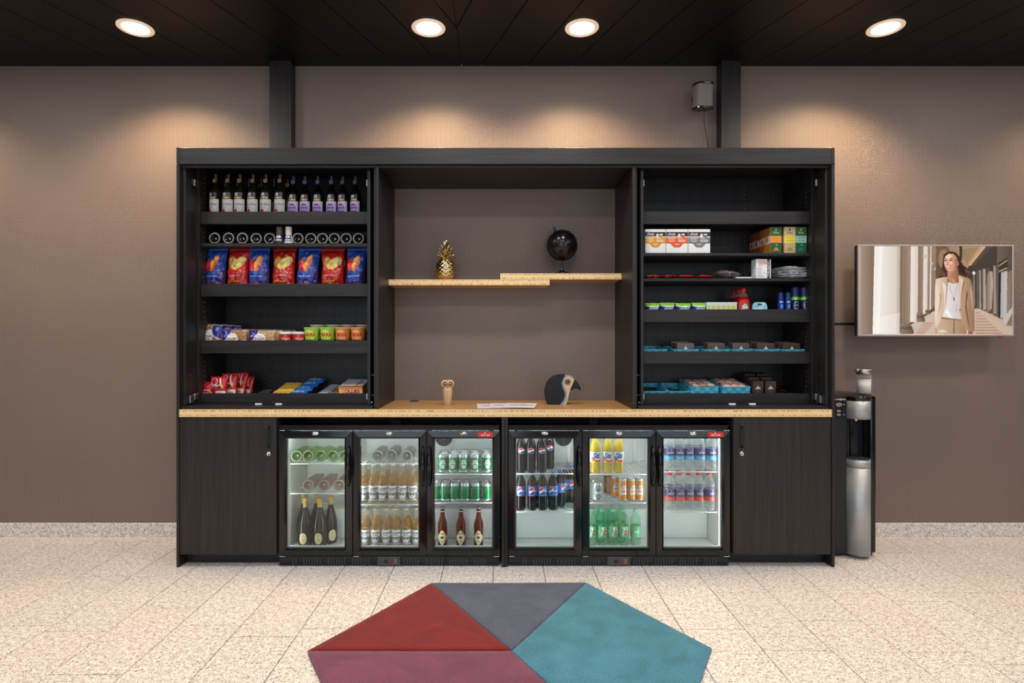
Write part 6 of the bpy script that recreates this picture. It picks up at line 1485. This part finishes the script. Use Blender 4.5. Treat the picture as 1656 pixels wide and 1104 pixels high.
# ------------------------------------------------------------------ right cabinet
def carton(name, cat, w, d, h, front, side=None, sidecol=(230, 230, 230), top=None):
    t = thing(name, '', cat)
    MB().rbox(-w / 2, w / 2, 0, d, 0, h, .0006).build('carton', mat('card_%d_%d_%d' % sidecol, C(*sidecol), .55), t)
    grid_obj('front_print', front, on_front(-w / 2 + .0003, w / 2 - .0003, .0003, h - .0003, -.0006), PAPER, t)
    if side: grid_obj('side_print', side, on_left(0.0003, d - .0003, .0003, h - .0003, -w / 2 - .0006), PAPER, t)
    return t
zr2 = Z(409, YS) + .0006; zr3 = Z(450, YS) + .0006; zr4 = Z(500, YS) - .0444; zr5 = Z(568, YS) - .0444; zr6 = Z(636, YS) - .0444
def coffee(col):
    cv = Cv(84, 92, (240, 238, 236)); cv.rect(0, .70, 1, .88, (30, 26, 26)); cv.rect(0, .40, 1, .66, col); cv.poly([(.2, .41), (.30, .30), (.38, .24), (.62, .24), (.70, .30), (.8, .41)], col)
    cv.text('alfredo', .26, .80, .36, .11, (230, 228, 226), shear=.35, bold=.02); cv.rect(.2, .73, .45, .75, (196, 40, 40)); cv.ell(.60, .73, .06, .09, (232, 232, 232)); cv.ell(.78, .78, .10, .03, (236, 236, 236)); cv.rect(.72, .66, .84, .76, col)
    for (u0, u1, v) in ((.06, .45, .60), (.12, .38, .57), (.06, .45, .51), (.14, .36, .48), (.54, .8, .60), (.54, .92, .54), (.54, .9, .51), (.54, .9, .48), (.36, .64, .38), (.42, .58, .34)): cv.rect(u0, v, u1, v + .018, (244, 236, 228), .85)
    cv.rect(0, .0, .008, 1, (200, 198, 196)); cv.rect(.992, 0, 1, 1, (200, 198, 196)); return cv
for i, (p0, p1, col, nm) in enumerate(((1043.3, 1076.5, (226, 150, 34), 'orange'), (1077, 1112.3, (230, 84, 34), 'red'), (1113, 1148.5, (112, 116, 118), 'grey'))):
    w = X(p1, 3.735) - X(p0, 3.735)
    o = carton('coffee_box', 'box', w - .001, .22, Z(370.5, 3.735) - zr2, coffee(col), None, (238, 236, 234)); put(o, f'white coffee pad box with {nm} band and black stripe', ((X(p0, 3.735) + X(p1, 3.735)) / 2, 3.735, zr2), (0, 0, 0), 'coffee pad boxes')
def tea(main, band, accent, sidecol):
    cv = Cv(60, 110, main); cv.rect(0, .41, 1, .67, band); lt = (200, 170, 90) if main[1] > main[0] else (70, 90, 50)
    cv.text('Eilles', .5, .79, .5, .08, lt, bold=.02); cv.ell(.5, .90, .08, .045, lt); cv.rect(.15, .60, .85, .62, accent); cv.rect(.25, .54, .75, .555, accent); cv.rect(.2, .47, .8, .485, accent); cv.poly([(.2, .12), (.8, .12), (.6, .22), (.5, .25), (.38, .2)], accent); cv.ell(.55, .33, .08, .03, (150, 170, 140)); cv.rect(0, 0, .02, 1, (230, 226, 216), .6)
    sv = Cv(30, 110, sidecol); sv.rect(0, .41, 1, .67, (232, 226, 216)); sv.rect(.2, .45, .6, .62, sidecol); sv.rect(.15, .72, .85, .95, tuple(int(q * .88) for q in sidecol)); sv.rect(.15, .05, .85, .36, tuple(int(q * .88) for q in sidecol)); return cv, sv
T = {'g': ((26, 92, 58), (236, 150, 50), (206, 140, 40), (226, 130, 40)), 'b': ((196, 166, 124), (238, 214, 60), (150, 140, 50), (214, 150, 40)), 'm': ((26, 92, 58), (160, 214, 190), (40, 130, 110), (26, 92, 58)), 'r': ((26, 80, 50), (232, 100, 40), (206, 140, 40), (196, 84, 40))}
hT = Z(367, 3.75) - zr2
for (k, p0, p1, Y, lab) in (('g', 1246, 1264, 3.75, 'tall green tea box with orange band at the front of the tea row'), ('b', 1268, 1286.3, 3.75, 'beige tea box with yellow band between two green ones'), ('m', 1286.8, 1304.3, 3.75, 'green tea box with mint band at the right end'), ('r', 1227.5, 1244, 3.905, 'green tea box with red-orange band standing further back'), ('r', 1219, 1236, 3.985, 'rearmost green tea box of the receding tea row')):
    f_, s_ = tea(*T[k]); w = X(p1, 3.75) - X(p0, 3.75); o = carton('tea_box', 'tea box', w, .07, hT, f_, s_, T[k][0]); put(o, lab, ((X(p0, Y) + X(p1, Y)) / 2, Y, zr2), (0, 0, 0), 'tea boxes')
for (k, p0, Y, lab) in (('g', 1246, 3.823, 'green tea box with orange side right behind the front green one'), ('b', 1268, 3.823, 'yellow-sided tea box right behind the beige one')):
    f_, s_ = tea(*T[k]); w = X(1264, 3.75) - X(1246, 3.75); o = carton('tea_box', 'tea box', w, .07, hT, f_, s_, T[k][0]); put(o, lab, (X(p0, 3.75) + w / 2 - .002, Y, zr2), (0, 0, 0), 'tea boxes')
# third shelf: flat red packets, wrapped goods, cards, a white box, folded white bags
def flatpack(col, seed, w, d, t, spk):
    cv = Cv(56, 40, col); cv.speck(22, spk, 0, 0, 1, 1, .06, random.Random(seed)); cv.rect(.1, .4, .9, .6, (226, 206, 196), .5)
    o = thing('flat_packet', '', 'packet'); f, b = pillow(w, d, t, seed, .003, .05)
    sw = lambda p: (p[0], p[2] - d / 2, t / 2 - p[1] + .002); grid_obj('pouch', cv, lambda u, v: sw(f(u, v)), FILM, o, lambda u, v: sw(b(u, v))); return o
for i, px in enumerate((1054.5, 1080, 1107, 1136.5)):
    o = flatpack((200, 52, 50), 70 + i, .108, .16, .027, [(206, 60, 50), (230, 200, 170), (120, 20, 24), (240, 220, 120)]); put(o, 'flat red packet in clear film, third shelf, ' + pos(i, 4), (X(px, 3.80), 3.82, zr3), (0, 0, .03 * i), 'flat red packets')
o = flatpack((104, 98, 98), 80, .165, .17, .062, [(170, 150, 130), (206, 190, 170), (120, 84, 60), (40, 38, 40)]); put(o, 'clear bag of dark wrapped sweets beside the flat red packets', (X(1171, 3.82), 3.83, zr3), (0, .03, .1)); o['category'] = 'bag'
o = MB().rbox(-.05, .05, 0, .13, 0, .012, .002).build('card_stack', mat('white_card', C(226, 226, 226), .5)); o.location = (X(1202, 3.76), 3.745, zr3); tag(o, 'small flat stack of white cards left of the white box', 'cards')
cv = Cv(70, 84, (236, 236, 238)); cv.rect(.18, .62, .72, .92, (236, 190, 186)); cv.rect(.3, .62, .6, .84, (244, 210, 206)); cv.rect(.12, .06, .62, .44, (214, 218, 230)); cv.ell(.64, .4, .24, .34, (248, 246, 244)); cv.speck(6, [(206, 110, 80), (80, 70, 70), (190, 150, 120)], .5, .2, .74, .5, .022); cv.rect(.76, 0, .92, 1, (34, 28, 28)); cv.text('TRADE', .84, .5, .8, .11, (236, 232, 230), rot=PI / 2); cv.rect(.08, .5, .4, .515, (60, 60, 60)); cv.rect(.69, .62, .76, .65, (226, 90, 40))
o = carton('white_box', 'box', X(1247, 3.75) - X(1222, 3.75), .06, Z(419, 3.75) - zr3, cv, None, (226, 228, 234)); put(o, 'upright white box with pink print and a black lettered strip', (X(1234.5, 3.75), 3.75, zr3), (0, 0, .08))
for i in range(4):
    cv = Cv(60, 30, (216, 218, 222)); cv.speck(12, [(236, 236, 240), (186, 188, 194)], 0, 0, 1, 1, .08, random.Random(i))
    o = thing('folded_bag', '', 'plastic bag'); f, b = pillow(.235 - .012 * (i % 2), .19, .026, 90 + i, .006, .03); sw = lambda p, d=.19: (p[0], p[2] - d / 2, .016 - p[1])
    grid_obj('film', cv, lambda u, v: sw(f(u, v)), print_mat('white_film', .3) if 'white_film' not in MATS else MATS['white_film'], o, lambda u, v: sw(b(u, v)))
    put(o, ['lowest', 'second lowest', 'second highest', 'topmost'][i] + ' folded white plastic bag of the stack', (X(1279, 3.82), 3.84, zr3 + .0185 * i), (0, .02 * (i % 2 * 2 - 1), .12 * i - .1), 'folded white bags')
# fourth shelf: tissues, small cartons, red bottles, razor card, spray cans
def tissue():
    cv = Cv(70, 50, (34, 58, 140)); cv.ell(.5, 1.0, .66, .34, (236, 240, 240)); cv.ell(.5, 1.04, .66, .30, (140, 206, 60)); cv.text('always', .5, .56, .6, .14, (230, 236, 246), bold=.03); cv.ell(.82, .68, .07, .08, (236, 240, 244)); cv.ell(.82, .68, .035, .04, (40, 70, 150)); return cv
ti = bag_thing('tissue_pack', 'pack', tissue(), .098, .088, .06, 101, .002, .04)
for i, px in enumerate((1055, 1079, 1104.5, 1130)): put(ti, 'green and dark blue hygiene pack on the fourth shelf, ' + pos(i, 4), (X(px, 3.785), 3.785, zr4), (0, 0, .03 * i), 'green and blue packs', (1 if i != 2 else 1.08, 1, 1 + .03 * (i % 2)))
cv = Cv(24, 50, (206, 232, 232)); cv.ell(.42, .66, .3, .16, (238, 206, 40)); cv.rect(.3, .5, .5, .8, (238, 206, 40)); cv.rect(0, 0, .06, 1, (150, 200, 204)); cv.rect(.2, .3, .8, .34, (120, 170, 180)); cv.rect(.1, .1, .9, .2, (240, 246, 246))
pc = carton('small_carton', 'carton', .0325, .10, Z(488.5, 3.77) - zr4, cv, None, (196, 226, 228))
for i in range(6): put(pc, 'small pale blue carton with yellow mark, ' + pos(i, 6), (X(1146.8 + 8.15 * i, 3.77), 3.77, zr4), (0, 0, 0), 'small pale blue cartons')
def red_bottle():
    t = thing('soap_bottle', '', 'bottle')
    S = Matrix.Diagonal((1, .62, 1, 1))
    RED = clear_mat('red_soap', (.8, .12, .12), C(170, 18, 22), .72, edge=.2); h = Z(466, 3.79) - zr4
    MB().lathe([(0, 0), (.034, 0), (.038, .01), (.041, .05), (.041, .085), (.035, h - .115 + .06), (.034, h - .06)], 24, S).build('liquid', RED, t)
    MB().lathe([(.041, .086), (.0365, h - .07), (.026, h - .045), (.015, h - .03), (.0125, h - .022)], 24, S).build('clear_neck', clear_mat('clear_soap_neck', (.9, .8, .8), C(200, 190, 190), .12, edge=.4), t)
    MB().lathe([(.0145, h - .024), (.0165, h - .02), (.0165, h - .008), (.013, h - .006), (.014, h), (0, h)], 16).build('cap', mat('red_cap', C(214, 28, 30), .35), t)
    cv = Cv(50, 50, (206, 30, 36)); cv.poly([(.1, 0), (.9, 0), (.74, .5), (.5, .74), (.26, .5)], (40, 140, 80)); cv.poly([(.18, 0), (.82, 0), (.68, .46), (.5, .64), (.32, .46)], (240, 240, 236)); cv.text('Dreft', .5, .2, .5, .22, (206, 30, 40), shear=.2); cv.ell(.5, .46, .05, .06, (50, 120, 60)); cv.keep([(0, 0), (1, 0), (1, .5), (.8, .9), (.5, 1), (.2, .9), (0, .5)])
    grid_obj('label', cv, lambda u, v: (.042 * math.sin((u - .5) * 2.1), -.0265 * math.cos((u - .5) * 2.1) - .0006, .034 + .078 * v), PAPER, t); return t
rb = red_bottle()
for i, (px, Y) in enumerate(((1202, 3.79), (1195, 3.865), (1187, 3.94))): put(rb, ['front', 'middle', 'rear'][i] + ' red soap bottle with red cap in the receding row of three', (X(px, Y), Y, zr4), (0, 0, .05), 'red soap bottles')
cv = Cv(70, 56, (150, 206, 222)); cv.poly([(.1, 0), (.5, 0), (.9, 1), (.6, 1)], (190, 226, 236)); cv.rect(.34, .78, .66, .86, (24, 26, 30)); cv.ell(.5, .86, .06, .05, (24, 26, 30)); cv.text('Venus', .44, .55, .6, .2, (236, 246, 250), shear=.35); cv.rect(0, 0, 1, .1, (226, 236, 240)); cv.keep([(0, 0), (1, 0), (1, .6), (.96, .82), (.86, .96), (.7, 1), (.3, 1), (.14, .96), (.04, .82), (0, .6)])
t = thing('razor_card', 'pale blue razor pack with hanging slot beside the red soap bottles', 'razor pack', (X(1228.7, 3.78), 3.78, zr4)); w = X(1241, 3.78) - X(1216.5, 3.78); h = Z(488.5, 3.78) - zr4
grid_obj('card', cv, on_front(-w / 2, w / 2, 0, h, 0), PGLOSS, t, on_front(-w / 2, w / 2, 0, h, .0015)); MB().rbox(-w * .34, w * .34, -.016, -.0004, .002, h * .42, .006, 3).build('blister', clear_mat('clear_blister', (.95, .97, .98), C(210, 224, 230), .15, edge=.4), t); MB().rbox(-w / 2 + .004, w / 2 - .004, .002, .03, 0, .003, .001).build('foot_fold', WHITE, t)
def spray(r, h, cv, capc, low):
    t = thing('spray_can', '', 'spray can'); 
    MB().lathe([(0, 0), (r * .96, 0), (r, .004), (r, h * .66), (0, h * .66)], 24).build('can_body', mat('navy_metal', C(24, 34, 92), .3, metal=.3), t)
    grid_obj('print', cv, on_cyl(r + .0004, .004, h * .66, 2 * PI), PMETAL, t)
    MB().lathe([(r * .97, h * .662), (r * .97, h * .93), (r * .86, h * .985), (r * .7, h), (0, h)], 24).build('cap', capc, t); return t
cs = Cv(110, 70, (22, 60, 150)); 
for cx in (.5, 0, 1.0): cs.rect(cx - .12, .0, cx + .12, 1, (34, 92, 190), .5); cs.text('NIVEA', cx, .62, .22, .1, (230, 236, 246), rot=PI / 2); cs.rect(cx - .14, .86, cx + .1, .92, (200, 210, 226)); cs.poly([(cx - .1, .3), (cx + .12, .42), (cx + .12, .36), (cx - .06, .25)], (230, 190, 60)); cs.rect(cx - .15, 0, cx + .15, .06, (226, 230, 236))
cb_ = Cv(120, 80, (26, 34, 84)); cb_.rect(0, .84, 1, 1, (110, 210, 60)); cb_.rect(0, 0, 1, .22, (206, 208, 212))
for cx in (.5, 0, 1.0): cb_.ring(cx, .56, .10, .20, .14, (214, 218, 228)); cb_.text('NIVEA', cx, .56, .14, .08, (236, 240, 246), bold=.03); cb_.rect(cx - .1, .26, cx + .1, .29, (170, 176, 196)); cb_.text('MEN', cx, .9, .08, .08, (236, 246, 226)); cb_.rect(cx - .08, .08, cx + .08, .14, (120, 124, 136))
NV = mat('navy_cap', C(28, 44, 116), .3); s1 = spray(.0185, Z(472, 3.785) - zr4, cs, NV, 0); s2 = spray(.0262, Z(464, 3.79) - zr4, cb_, mat('dark_navy_cap', C(30, 38, 92), .4), 0)
for i, px in enumerate((1262.2, 1274)): put(s1, 'slim bright blue spray can at the right of the fourth shelf, ' + pos(i, 2), (X(px, 3.785), 3.785, zr4), (0, 0, .15), 'slim blue spray cans')
for i, px in enumerate((1285.5, 1300)): put(s2, 'tall navy spray can with green band and round mark, ' + pos(i, 2), (X(px, 3.79), 3.79, zr4), (0, 0, -.05 + .2 * i), 'tall navy spray cans')

# blue woven trays and baskets
WEAVE = [mat('turquoise_strap', C(50, 164, 196), .5), mat('turquoise_strap_light', C(92, 188, 212), .5)]
def tray(lab, x0, x1, y, d, h, z, tilt, kind='tray', col=None, cat='tray', group='blue woven trays'):
    w = x1 - x0; t = thing('woven_' + kind if col is None else 'black_tray', lab, cat, ((x0 + x1) / 2, y, z), (tilt, 0, 0), group); m0, m1 = col or WEAVE
    MB().box(-w / 2 + .003, w / 2 - .003, .003, d - .003, 0, .003).build('tray_floor', m0, t)
    nb = max(4, int(w / .026)); nd = max(5, int(d / .028)); rows = 1 if h < .045 else (2 if h < .07 else 3)
    for (ax, n, L) in (('f', nb, w), ('b', nb, w), ('l', nd, d), ('r', nd, d)):
        mb = MB(); mb2 = MB()
        for k in range(n):
            for r_ in range(rows):
                o = .0012 if (k + r_) % 2 else 0.0; q = mb if (k + r_) % 2 else mb2; a, b = k * L / n + .0003, (k + 1) * L / n - .0003; z0, z1 = .001 + r_ * (h - .005) / rows, .001 + (r_ + 1) * (h - .005) / rows - .0004
                if ax == 'f': q.box(-w / 2 + a, -w / 2 + b, -o, .003 - o, z0, z1)
                elif ax == 'b': q.box(-w / 2 + a, -w / 2 + b, d - .003 + o, d + o, z0, z1)
                elif ax == 'l': q.box(-w / 2 - o, -w / 2 + .003 - o, a, b, z0, z1)
                else: q.box(w / 2 - .003 + o, w / 2 + o, a, b, z0, z1)
        s = mb2.build('woven_side', m0, t); s['kind'] = 'stuff'; s2 = mb.build('raised_straps', m1, s); s2['kind'] = 'stuff'
    r = MB(); e = .0035
    for (a0, a1, b0, b1) in ((-w / 2 - e, w / 2 + e, -e, .004), (-w / 2 - e, w / 2 + e, d - .004, d + e), (-w / 2 - e, -w / 2 + .004, .004, d - .004), (w / 2 - .004, w / 2 + e, .004, d - .004)): r.box(a0, a1, b0, b1, h - .0045, h)
    r.build('rim', m1, t)
    return t
def wedge(x0, x1, y, d, z, tilt, lab):
    """plain black riser that props the back of a tray up"""
    w = x1 - x0
    o = MB().add([(-w / 2, .04, 0), (w / 2, .04, 0), (w / 2, d * .98, 0), (-w / 2, d * .98, 0), (-w / 2, .04, .04 * math.tan(tilt) - .001), (w / 2, .04, .04 * math.tan(tilt) - .001), (w / 2, d * .98, d * .98 * math.tan(tilt) - .001), (-w / 2, d * .98, d * .98 * math.tan(tilt) - .001)], [(0, 3, 2, 1), (4, 5, 6, 7), (0, 1, 5, 4), (1, 2, 6, 5), (2, 3, 7, 6), (3, 0, 4, 7)]).build('tray_riser', BLACK)
    o.location = ((x0 + x1) / 2, y, z); tag(o, lab, 'riser', 'tray risers'); return o
BRN = (74, 54, 44)
def sachet_card():
    cv = Cv(56, 34, BRN); cv.poly([(.40, .46), (.60, .46), (.62, .55), (.54, .57), (.52, .73), (.48, .73), (.46, .57), (.38, .55)], (226, 222, 216)); cv.rect(0, .9, 1, 1, (96, 74, 60)); cv.rect(.34, .40, .66, .43, (206, 200, 194))
    t = thing('sachet', '', 'sachet'); w, h, d = .105, .068, .0085
    MB().rbox(-w / 2, w / 2, 0, d, 0, h, .0008).build('packet', mat('brown_foil', C(*BRN), .35, metal=.2), t); grid_obj('front_print', cv, on_front(-w / 2, w / 2, 0, h, -.0006), PGLOSS, t)
    MB().box(-w / 2 - .0006, -w / 2, 0, d, 0, h).build('foil_edge', mat('silver_foil_edge', C(170, 160, 150), .3, metal=.6), t); return t
sa = sachet_card()
t5 = 0.085
XT = ((1036, 1079.5, 0), (1087, 1131, 9), (1137, 1180, 6), (1181.5, 1217.5, 5), (1219, 1260.5, 10), (1261.5, 1302, 9))
for i, (p0, p1, n) in enumerate(XT):
    x0, x1 = X(p0, 3.76) + .006, X(p1, 3.76) - .006
    x0 = max(x0, 0.915)
    tray('low turquoise woven tray on the fifth shelf, ' + pos(i, 6), x0, x1, 3.758, .245, .036, zr5 + .021, t5)
    wedge(x0 + .02, x1 - .02, 3.758, .25, zr5, t5 + .03, 'black riser under the turquoise tray, ' + pos(i, 6))
    for k in range(n):
        yy = .03 + .019 * k; zz = .004
        c, s = math.cos(t5), math.sin(t5)
        tilt = -.05 + t5 + .03 * ((k * 7 + i) % 3 - 1)
        wob = .006 * ((k * 5 + i * 3) % 4 - 1.5) if (i in (1, 4, 5) and k > 1) else .001 * k
        put(sa, f'brown sachet with white mark in the {NTH[i]} turquoise tray, ' + ('frontmost' if k == 0 else NTH[k] + ' from the front'), ((x0 + x1) / 2 + .008 + wob, 3.758 + yy * c - zz * s, zr5 + .021 + yy * s + zz * c), (tilt, 0, .02 * ((k * 3) % 3 - 1)), 'brown sachets')
t6 = 0.17
def dark_packets(x0, x1, y, z, tilt, n, lab, seed, col, w=.05, d=.035, t_=.012, base=.004):
    rg = random.Random(seed); c, s = math.cos(tilt), math.sin(tilt); proto = []
    for q in range(2):
        cv = Cv(26, 18, col[q % len(col)]); cv.rect(.2, .4, .8, .56, tuple(min(255, int(v * 1.35) + 10) for v in col[q % len(col)])); o = thing('small_packet', '', 'packet'); f, b = pillow(w, d, t_, seed + q, .001, .04); sw = lambda p: (p[0], p[2] - d / 2, t_ / 2 - p[1] + .001)
        grid_obj('wrapper', cv, lambda u, v: sw(f(u, v)), PGLOSS, o, lambda u, v: sw(b(u, v))); proto.append(o)
    cols = max(2, int((x1 - x0 - .02) / (w * .9)))
    for k in range(n):
        cc, rr = k % cols, k // cols; nr = math.ceil(n / cols)
        xx = x0 + .012 + w / 2 + (x1 - x0 - .024 - w) * (cc / max(1, cols - 1)); yy = .035 + (.17) * (rr / max(1, nr - 1)); zz = base + rg.uniform(0, .010)
        put(proto[k % 2], f'{lab}, {NTH[rr]} row from front, {pos(cc, cols)}', (xx, y + yy * c - zz * s, z + yy * s + zz * c), (tilt + rg.uniform(-.1, .2), rg.uniform(-.12, .12), rg.uniform(-.35, .35)), lab.split(' in ')[0] + 's')
L6 = ((1030, 1079.5, .046, 0), (1080.5, 1114.5, .046, 0))
for i, (p0, p1, h, _) in enumerate(L6):
    x0, x1 = max(X(p0, 3.77) + .005, 0.915), X(p1, 3.77) - .005
    tray(['left', 'right'][i] + ' of the two low turquoise trays with dark packets on the bottom shelf', x0, x1, 3.762, .235, h, zr6 + .010, .16)
    wedge(x0 + .02, x1 - .02, 3.762, .235, zr6, .16, f'black riser under the {["left", "right"][i]} low tray of dark packets')
    dark_packets(x0, x1, 3.762, zr6 + .010, .16, 9, f'small dark packet in the {["left", "right"][i]} low tray', 120 + i, ((52, 34, 28), (74, 44, 30)))
for i, (p0, p1, cols_, nm) in enumerate(((1116, 1160.5, ((206, 176, 156), (186, 150, 130)), 'beige'), (1167, 1211.5, ((240, 190, 180), (232, 170, 160)), 'pink'))):
    x0, x1 = X(p0, 3.765), X(p1, 3.765)
    tray(f'deep turquoise woven basket full of {nm} packets on the bottom shelf', x0, x1, 3.762, .235, .082, zr6 + .004, .14, 'basket', None, 'basket', 'deep turquoise baskets')
    wedge(x0 + .02, x1 - .02, 3.762, .235, zr6, .14, f'black riser under the basket of {nm} packets')
    dark_packets(x0, x1, 3.762, zr6 + .004, .14, 18, f'small {nm} packet in the {nm} basket', 130 + i, cols_, .056, .04, .018, .066)
# brown boxes and the black tray
cv = Cv(40, 56, (70, 50, 40)); cv.poly([(.3, .58), (.7, .58), (.72, .63), (.56, .65), (.52, .75), (.48, .75), (.44, .65), (.28, .63)], (232, 228, 222)); cv.rect(.24, .54, .76, .565, (220, 214, 208)); cv.rect(.4, .36, .6, .42, (110, 84, 60)); cv.rect(0, 0, .02, 1, (96, 72, 58))
bx = carton('brown_box', 'box', .067, .068, .112, cv, None, (62, 44, 36))
for r_ in range(3):
    for i, px in enumerate((1226, 1244.8)): put(bx, f'brown box with white mark, {["front", "second", "third"][r_]} row of the pair, ' + pos(i, 2), (X(px, 3.77) + .003 * r_ - (.002 if i == 0 else -.004), 3.775 + .072 * r_, zr6 + .008 + .020 * r_), (.12, 0, 0), 'brown boxes')
x0, x1 = X(1258, 3.775), X(1289, 3.775)
tray('black tray with dark bars at the right of the bottom shelf', x0, x1, 3.77, .22, .030, zr6 + .012, .16, col=(BLACK, BLACK_METAL), group='black tray')
wedge(x0 + .02, x1 - .02, 3.77, .22, zr6, .16, 'black riser under the black tray')
dark_packets(x0, x1, 3.77, zr6 + .012, .16, 6, 'small dark bar in the black tray', 150, ((48, 34, 30), (80, 52, 36)))
